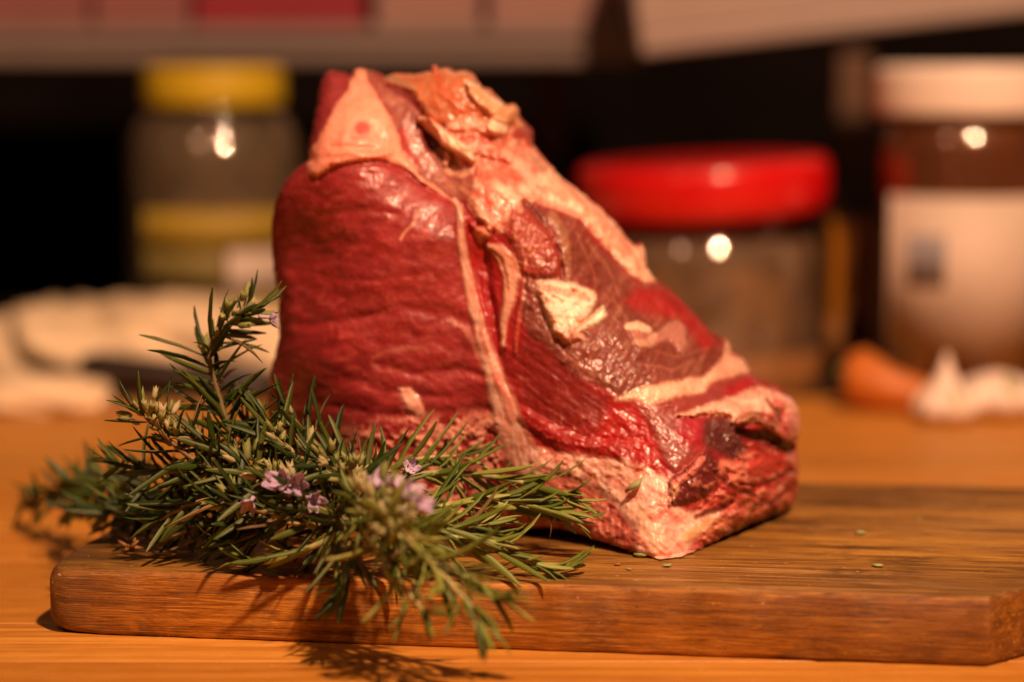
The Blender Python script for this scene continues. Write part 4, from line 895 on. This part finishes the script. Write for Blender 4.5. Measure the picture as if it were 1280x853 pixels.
# ------------------------------------------------------------------ things behind, out of focus
def glass(name, tint, rough=0.03, ior=1.5):
    """thin clear wall: mirror reflection by Fresnel over a clear tinted pass-through"""
    m = bpy.data.materials.new(name); m.use_nodes = True; nt = m.node_tree; nt.nodes.clear()
    out = node(nt, 'ShaderNodeOutputMaterial'); t = node(nt, 'ShaderNodeBsdfTransparent'); t.inputs[0].default_value = (*tint, 1)
    gl = node(nt, 'ShaderNodeBsdfGlossy'); gl.inputs['Roughness'].default_value = rough; gl.inputs['Color'].default_value = (1, 1, 1, 1)
    lw = node(nt, 'ShaderNodeLayerWeight'); lw.inputs['Blend'].default_value = 0.5; mx = node(nt, 'ShaderNodeMixShader'); f0 = ((ior - 1) / (ior + 1))**2 * 1.3
    link(nt, math_n(nt, 'ADD', math_n(nt, 'MULTIPLY', math_n(nt, 'POWER', lw.outputs['Facing'], 4.0), 1 - f0), f0), mx.inputs[0]); link(nt, t.outputs[0], mx.inputs[1]); link(nt, gl.outputs[0], mx.inputs[2]); link(nt, mx.outputs[0], out.inputs[0]); return m
M['glass'] = glass('jar_glass', (0.88, 0.86, 0.80), 0.02, 2.0)
M['yellow'] = simple('yellow_lid', (0.55, 0.40, 0.015), 0.45, 0.05, 20, 0.02)
M['yellow_label'] = simple('yellow_label', (0.34, 0.24, 0.02), 0.6, 0.08, 20, 0)
M['green_label'] = simple('olive_label', (0.20, 0.16, 0.04), 0.6, 0.1, 20, 0)
M['cream_label'] = simple('cream_label', (0.60, 0.50, 0.42), 0.6, 0.06, 20, 0)
M['red'] = simple('red_lid', (0.62, 0.006, 0.008), 0.32, 0.06, 20, 0.02, 0, 0.4)
M['white_lid'] = simple('white_lid', (0.82, 0.74, 0.66), 0.4, 0.03, 20, 0.02)
M['brown_glaze'] = simple('brown_spread', (0.16, 0.055, 0.020), 0.4, 0.3, 20, 0.02)
M['pantry_grey'] = simple('grey_brown_filling', (0.15, 0.115, 0.075), 0.6, 0.35, 60, 0.2)
M['tan_fill'] = simple('tan_filling', (0.20, 0.13, 0.085), 0.6, 0.3, 60, 0.2)
M['orange_fill'] = simple('orange_filling', (0.85, 0.34, 0.03), 0.5, 0.2, 60, 0.1)
M['brown_fill'] = simple('dark_brown_filling', (0.24, 0.10, 0.025), 0.6, 0.3, 60, 0.1)
M['garlic'] = simple('garlic_skin', (0.84, 0.72, 0.62), 0.5, 0.10, 90, 0.3)
M['garlic_green'] = simple('garlic_green', (0.34, 0.38, 0.14), 0.5, 0.2, 90, 0.3)
M['carrot'] = simple('carrot', (0.55, 0.16, 0.02), 0.5, 0.15, 80, 0.2)
M['paper'] = simple('cream_packet', (0.74, 0.60, 0.40), 0.6, 0.30, 26, 0.4)
M['metal'] = simple('brushed_metal', (0.30, 0.26, 0.23), 0.42, 0.1, 120, 0.05, 0.6)
M['rail'] = simple('pale_shelf_paint', (0.21, 0.17, 0.155), 0.5, 0.08, 12, 0.02); M['hood'] = simple('pale_hood_paint', (0.36, 0.29, 0.26), 0.5, 0.08, 12, 0.02)
M['black_plastic'] = simple('black_plastic', (0.02, 0.012, 0.010), 0.4, 0.1, 60, 0.02)

CZ = -0.0015
def jar_at(name, px, Y, label, z=CZ):
    c = at(px, 300, Y); o = empty(name, (c.x, Y, z)); tag(o, label, 'jar'); return o
def zof(py, Y): return at(640, py, Y).z
def sx_(dpx, Y): return dpx / FPX * Y
def smooth_prof(p, n=5):
    P = [Vector((a, b, 0)) for a, b in p]; return [(max(q.x, 1e-4), q.y) for q in catmull(P, n)]
def label_band(name, r, z0, z1, a0, a1, m, parent, n=40):
    v, f = [], []
    for i in range(n + 1):
        a = R(a0 + (a1 - a0) * i / n)
        for rr_, z in ((r, z0), (r, z1), (r + 0.0006, z1), (r + 0.0006, z0)): v.append((rr_ * math.cos(a), rr_ * math.sin(a), z))
    for i in range(n):
        for k in range(4): f.append((i * 4 + k, i * 4 + (k + 1) % 4, i * 4 + 4 + (k + 1) % 4, i * 4 + 4 + k))
    f.append((0, 1, 2, 3)); f.append(tuple(n * 4 + k for k in (3, 2, 1, 0)))
    return mesh_obj(name, v, f, m, parent)

def jar(name, px, Y, label, R_body, z_top, z_lid0, R_lid, lid_mat, fill, fill_top, fill_r=0.94, shoulder=0.03, ridges=True, body_mat=None, tilt=0.0):
    """z_* are world heights"""
    o = jar_at(name, px, Y, label); b0 = o.location.z
    H = z_lid0 - b0; s = shoulder; R_neck = min(R_lid * 0.93, R_body * 0.84)
    rho = (R_body - R_neck) / 0.357; zs = H - 0.766 * rho - 0.004
    prof = smooth_prof([(R_body * 0.86, 0.0), (R_body * 0.97, 0.004), (R_body, 0.014), (R_body, zs * 0.5), (R_body, zs - 0.004)], 4)
    prof += [(R_body - rho * (1 - math.cos(R(t))), zs + rho * math.sin(R(t))) for t in range(0, 51, 2)] + [(R_neck, H - 0.002), (R_neck, H + 0.006)]
    t_ = 0.003
    if body_mat is None:
        lathe('glass_body', prof, M['glass'], o, 144)
        fr = [(r * fill_r, max(z, 0.0045)) for r, z in prof if z < fill_top - b0]
        fr.append((fr[-1][0], fill_top - b0)); fr.append((0.001, fill_top - b0 + 0.002)); lathe('filling', fr, fill, o, 48)
    else: lathe('jar_body', prof, body_mat, o, 72)
    L = z_top - z_lid0; lp = [(R_lid * (0.92 if tilt else 0.97), H), (R_lid * (0.985 if tilt else 1.0), H + (0.2 * L if tilt else 0.002)), (R_lid * 1.0, H + L * 0.75), (R_lid * 0.97, H + L * 0.93), (R_lid * 0.88, H + L), (R_lid * 0.5, H + L * 1.005)]
    lp = smooth_prof(lp, 4)
    ld = lathe('lid', [(a, b_ - H) for a, b_ in lp], lid_mat, o, 72, (0, 0, H)); ld.rotation_euler = (R(-tilt * 0.4), R(tilt), 0)
    if ridges:
        n = 72
    return o, H, b0

# jar with the yellow lid
Y = 1.56
o, H, b0 = jar('glass_jar', 270, Y, 'glass jar with yellow lid and yellow label behind the left of the meat', sx_(112, Y), zof(84, Y), zof(131, Y), sx_(88, Y), M['yellow'], M['pantry_grey'], zof(148, Y), 0.985, 0.055)
r = sx_(112, Y) + 0.0006
label_band('yellow_label', r, zof(305, Y) - b0, zof(258, Y) - b0, 228, 330, M['yellow_label'], o)
label_band('olive_label', r, zof(352, Y) - b0, zof(307, Y) - b0, 228, 282, M['green_label'], o)
label_band('cream_label', r, zof(360, Y) - b0, zof(307, Y) - b0, 284, 352, M['cream_label'], o)
label_band('lower_label', r, zof(425, Y) - b0, zof(362, Y) - b0, 228, 352, M['yellow_label'], o)
# red lid
Y = 1.42
o, H, b0 = jar('glass_jar', 880, Y, 'wide glass jar with large red lid behind the slope of the meat', sx_(150, Y), zof(200, Y), zof(268, Y), sx_(159, Y), M['red'], M['tan_fill'], zof(296, Y), 0.985, 0.036, tilt=-3.0)
label_band('brown_label', sx_(148, Y) + .0006, zof(500, Y) - b0, zof(430, Y) - b0, 200, 340, M['brown_fill'], o)
# amber jar behind
Y = 1.47
o, H, b0 = jar('glass_jar', 1062, Y, 'slim jar with orange filling between the red-lidded and white-lidded jars', sx_(31, Y), zof(246, Y), zof(264, Y), sx_(29, Y), M['black_plastic'], M['orange_fill'], zof(275, Y), 0.97, 0.02)
label_band('brown_label', sx_(31, Y) + .0006, 0.002, zof(395, Y) - b0, 180, 360, M['brown_fill'], o)
# brown spread jar with white lid
Y = 1.39
o, H, b0 = jar('spread_jar', 1200, Y, 'brown spread jar with white lid and cream label at the right edge', sx_(104, Y), zof(82, Y), zof(142, Y), sx_(110, Y), M['white_lid'], M['brown_glaze'], zof(150, Y), 0.985, 0.04)
label_band('label', sx_(104, Y) + .0006, zof(432, Y) - b0, zof(242, Y) - b0, 205, 345, M['cream_label'], o)
M['blue_print'] = simple('blue_grey_print', (0.28, 0.27, 0.30), 0.6, 0.3, 60, 0)
label_band('printed_patch', sx_(104, Y) + .0013, zof(350, Y) - b0, zof(288, Y) - b0, 224, 250, M['blue_print'], o)

# garlic: a pointed half bulb and a round bulb
def garlic(px, py, Y, sc, label, pointy, name='garlic_bulb'):
    c = at(px, py, Y); o = empty(name, (c.x, Y, 0.0)); tag(o, label, 'garlic')
    n = 48
    prof = [(0.15, 0.0), (0.62, 0.06), (0.95, 0.28), (1.0, 0.5), (0.82, 0.85), (0.45, 1.02 + 0.35 * pointy), (0.2, 1.08 + 1.2 * pointy), (0.08, 1.12 + 1.8 * pointy)]
    prof = smooth_prof(prof, 4); v, f = [], []
    for r_, z in prof:
        for k in range(n):
            t = 2 * math.pi * k / n; q = r_ * (1 + 0.07 * math.cos(8 * t) * min(1, r_)); v.append((sc * q * math.cos(t), sc * q * math.sin(t), sc * z))
    for i in range(len(prof) - 1):
        for k in range(n): f.append((i * n + k, i * n + (k + 1) % n, (i + 1) * n + (k + 1) % n, (i + 1) * n + k))
    f.append(tuple(range(n))[::-1]); f.append(tuple((len(prof) - 1) * n + k for k in range(n)))
    mesh_obj('bulb', v, f, M['garlic'], o)
    v, f = tube([(0.1 * sc, -0.75 * sc, 0.45 * sc), (0.2 * sc, -0.86 * sc, 0.8 * sc), (0.1 * sc, -0.72 * sc, 1.1 * sc)], [0.12 * sc, 0.16 * sc, 0.06 * sc], 8)
    mesh_obj('green_shoot', v, f, M['garlic_green'], o)
    return o
garlic(1182, 500, 1.245, 0.0175, 'pointed garlic bulb in front of the white-lidded jar', 0.55)
garlic(1246, 500, 1.262, 0.0225, 'round garlic bulb at the right edge beside the pointed one', 0.0)
garlic(1312, 500, 1.275, 0.0165, 'garlic bulb cut by the right edge of the picture', 0.1)
# carrot
c = at(1088, 500, 1.29)
ca = empty('carrot', (c.x, 1.29, 0.0)); tag(ca, 'orange carrot lying left of the garlic at the back of the table', 'carrot'); ca.rotation_euler = (0, 0, R(-30)); ca.scale = (0.62, 0.85, 0.95)
v, f = tube([(-0.024, 0, .019), (-0.020, 0, .019), (-0.008, 0, .018), (0.02, 0, .013), (0.055, 0.004, .009), (0.075, 0.008, .005)], [0.006, 0.015, 0.0185, 0.013, 0.009, 0.002], 16)
mesh_obj('root', v, f, M['carrot'], ca)
v, f = tube([(-0.024, 0, .019), (-0.031, 0.001, .022)], [0.005, 0.004], 8); mesh_obj('stalk', v, f, M['garlic_green'], ca)

# crumpled packet on the left
def lumpy(name, sx, sy, sz, m, parent=None, seed=1, amp=0.25, loc=(0, 0, 0)):
    v, f = [], []; nu, nv = 72, 28
    for j in range(nv + 1):
        ph = math.pi * j / nv
        for i in range(nu):
            th = 2 * math.pi * i / nu; v.append((math.sin(ph) * math.cos(th), math.sin(ph) * math.sin(th), -math.cos(ph)))
    A = np.array(v); q = 1 + amp * ridged(A[:, 0] * 1.6 + A[:, 2] * 1.1 + seed, A[:, 1] * 1.6 - A[:, 2] * 0.9, seed, 3)
    A = np.sign(A) * np.abs(A)**0.8 * q[:, None] * np.array([sx, sy, sz]); A[:, 2] = np.maximum(A[:, 2], -0.45 * sz); A[:, 2] -= A[:, 2].min()
    for j in range(nv):
        for i in range(nu): f.append((j * nu + i, j * nu + (i + 1) % nu, (j + 1) * nu + (i + 1) % nu, (j + 1) * nu + i))
    return mesh_obj(name, A.tolist(), f, m, parent, True, loc)
c = at(175, 400, 1.40); pk = lumpy('paper_packet', 0.092, 0.050, 0.028, M['paper'], None, 3, 0.38, (c.x, 1.42, 0.004)); tag(pk, 'large crumpled cream paper packet lying at the back left', 'packet')
c = at(20, 470, 1.31); pk = lumpy('crumpled_napkin', 0.050, 0.028, 0.012, M['paper'], None, 8, 0.22, (c.x, 1.30, 0.0)); tag(pk, 'low pale crumpled napkin at the left edge in front of the packet', 'napkin')
c = at(225, 468, 1.31)
kn = empty('kitchen_knife', (c.x, 1.315, 0.0)); tag(kn, 'dark-handled kitchen knife lying in front of the cream packet', 'knife')
v, f = tube([(-0.058, 0, .022), (-0.05, 0, .021), (-0.01, 0, .017), (0.04, 0, .012), (0.062, 0, .011)], [0.006, 0.0095, 0.009, 0.0105, 0.006], 12); mesh_obj('handle', v, f, M['black_plastic'], kn)
bl = bevel_box('blade', 0.13, 0.0016, 0.024, M['metal'], kn, 0.0005, 1, (0.125, 0, .0125))

# shelf at the left and slanting pale panel at the right
Y = 1.66
zl, zh = zof(80, Y), zof(32, Y)
xl = at(-260, 60, Y).x; xr = at(806, 60, Y).x
sh = empty('wall_shelf', ((xl + xr) / 2, Y + 0.12, zl)); tag(sh, 'long pale shelf edge across the top left of the picture', 'shelf')
bevel_box('shelf_board', xr - xl, 0.24, zh - zl, M['rail'], sh, 0.003, 2, (0, 0, (zh - zl) / 2))
bevel_box('front_lip', xr - xl - 0.004, 0.006, (zh - zl) * 0.35, M['rail'], sh, 0.001, 1, (0, -0.1235, (zh - zl) * 0.78))
M['crimson'] = simple('crimson_card', (0.24, 0.012, 0.025), 0.5, 0.1, 20, 0); M['pinkish'] = simple('pink_card', (0.24, 0.09, 0.085), 0.5, 0.1, 20, 0); M['rosy'] = simple('pale_pink_card', (0.30, 0.17, 0.15), 0.5, 0.1, 20, 0)
def carton(x0_, x1_, m, label, hgt=0.09, dep=0.05, yy=1.70):
    a = at(x0_, 30, yy).x; b = at(x1_, 30, yy).x; o = empty('carton', ((a + b) / 2, yy + dep / 2, zh)); tag(o, label, 'carton')
    bevel_box('box', b - a, dep, hgt, M[m], o, 0.001, 1, (0, 0, hgt / 2)); bevel_box('flap', (b - a) * 0.96, dep * 0.9, 0.002, M[m], o, 0, 1, (0, 0, hgt + 0.0012))
carton(-40, 110, 'pinkish', 'pink-brown carton at the left end of the shelf'); carton(118, 236, 'pinkish', 'second pink-brown carton, beside the crimson one on the shelf', 0.08)
carton(244, 455, 'crimson', 'wide crimson carton on the shelf above the yellow lid', 0.10); carton(470, 600, 'rosy', 'pale pink carton on the shelf above the meat', 0.07); carton(612, 775, 'rosy', 'pale pink carton at the right end of the shelf', 0.08)
# slanted panel (right): hood edge
Y = 1.55
a = at(800, 69, Y); b = at(1420, 2, Y)
L = math.hypot(b.x - a.x, b.z - a.z); an = math.atan2(b.z - a.z, b.x - a.x)
hd = empty('range_hood', (a.x, Y, a.z)); tag(hd, 'pale slanting lower edge of a hood across the top right', 'hood'); hd.rotation_euler = (0, -an, 0)
bevel_box('front_panel', L, 0.012, 0.09, M['hood'], hd, 0.003, 2, (L / 2, 0, 0.045 + 0.012)); bevel_box('lower_rim', L, 0.020, 0.012, M['hood'], hd, 0.003, 2, (L / 2, -0.001, 0.006))
bevel_box('hood_side', 0.014, 0.16, 0.10, M['hood'], hd, 0.002, 1, (0.008, 0.09, 0.05))
# dim upright strips on the back wall
M['strip'] = simple('brown_wood_strip', (0.12, 0.06, 0.03), 0.6, 0.1, 20, 0)
def strip(px, w_, y0, y1, label, Yv=1.80):
    c = at(px, 200, Yv); z0, z1 = zof(y1, Yv), zof(y0, Yv); o = empty('wooden_spatula', (c.x, Yv, -0.0015)); tag(o, label, 'spatula'); ww = sx_(w_, Yv)
    bevel_box('blade', ww, 0.012, (z1 - z0), M['strip'], o, 0.004, 2, (0, 0, (z0 + z1) / 2 + .0015)); h_ = z0 + 0.0015
    v, f = tube([(0, 0, 0.0), (0, 0, h_ * 0.5), (0, 0, h_ + 0.002)], [0.009, 0.008, 0.010], 10); mesh_obj('handle', v, f, M['strip'], o)
strip(1066, 44, 66, 235, 'upright wooden spatula left of the white lid')
strip(690, 44, 84, 200, 'dim upright wooden spatula just right of the top of the meat')
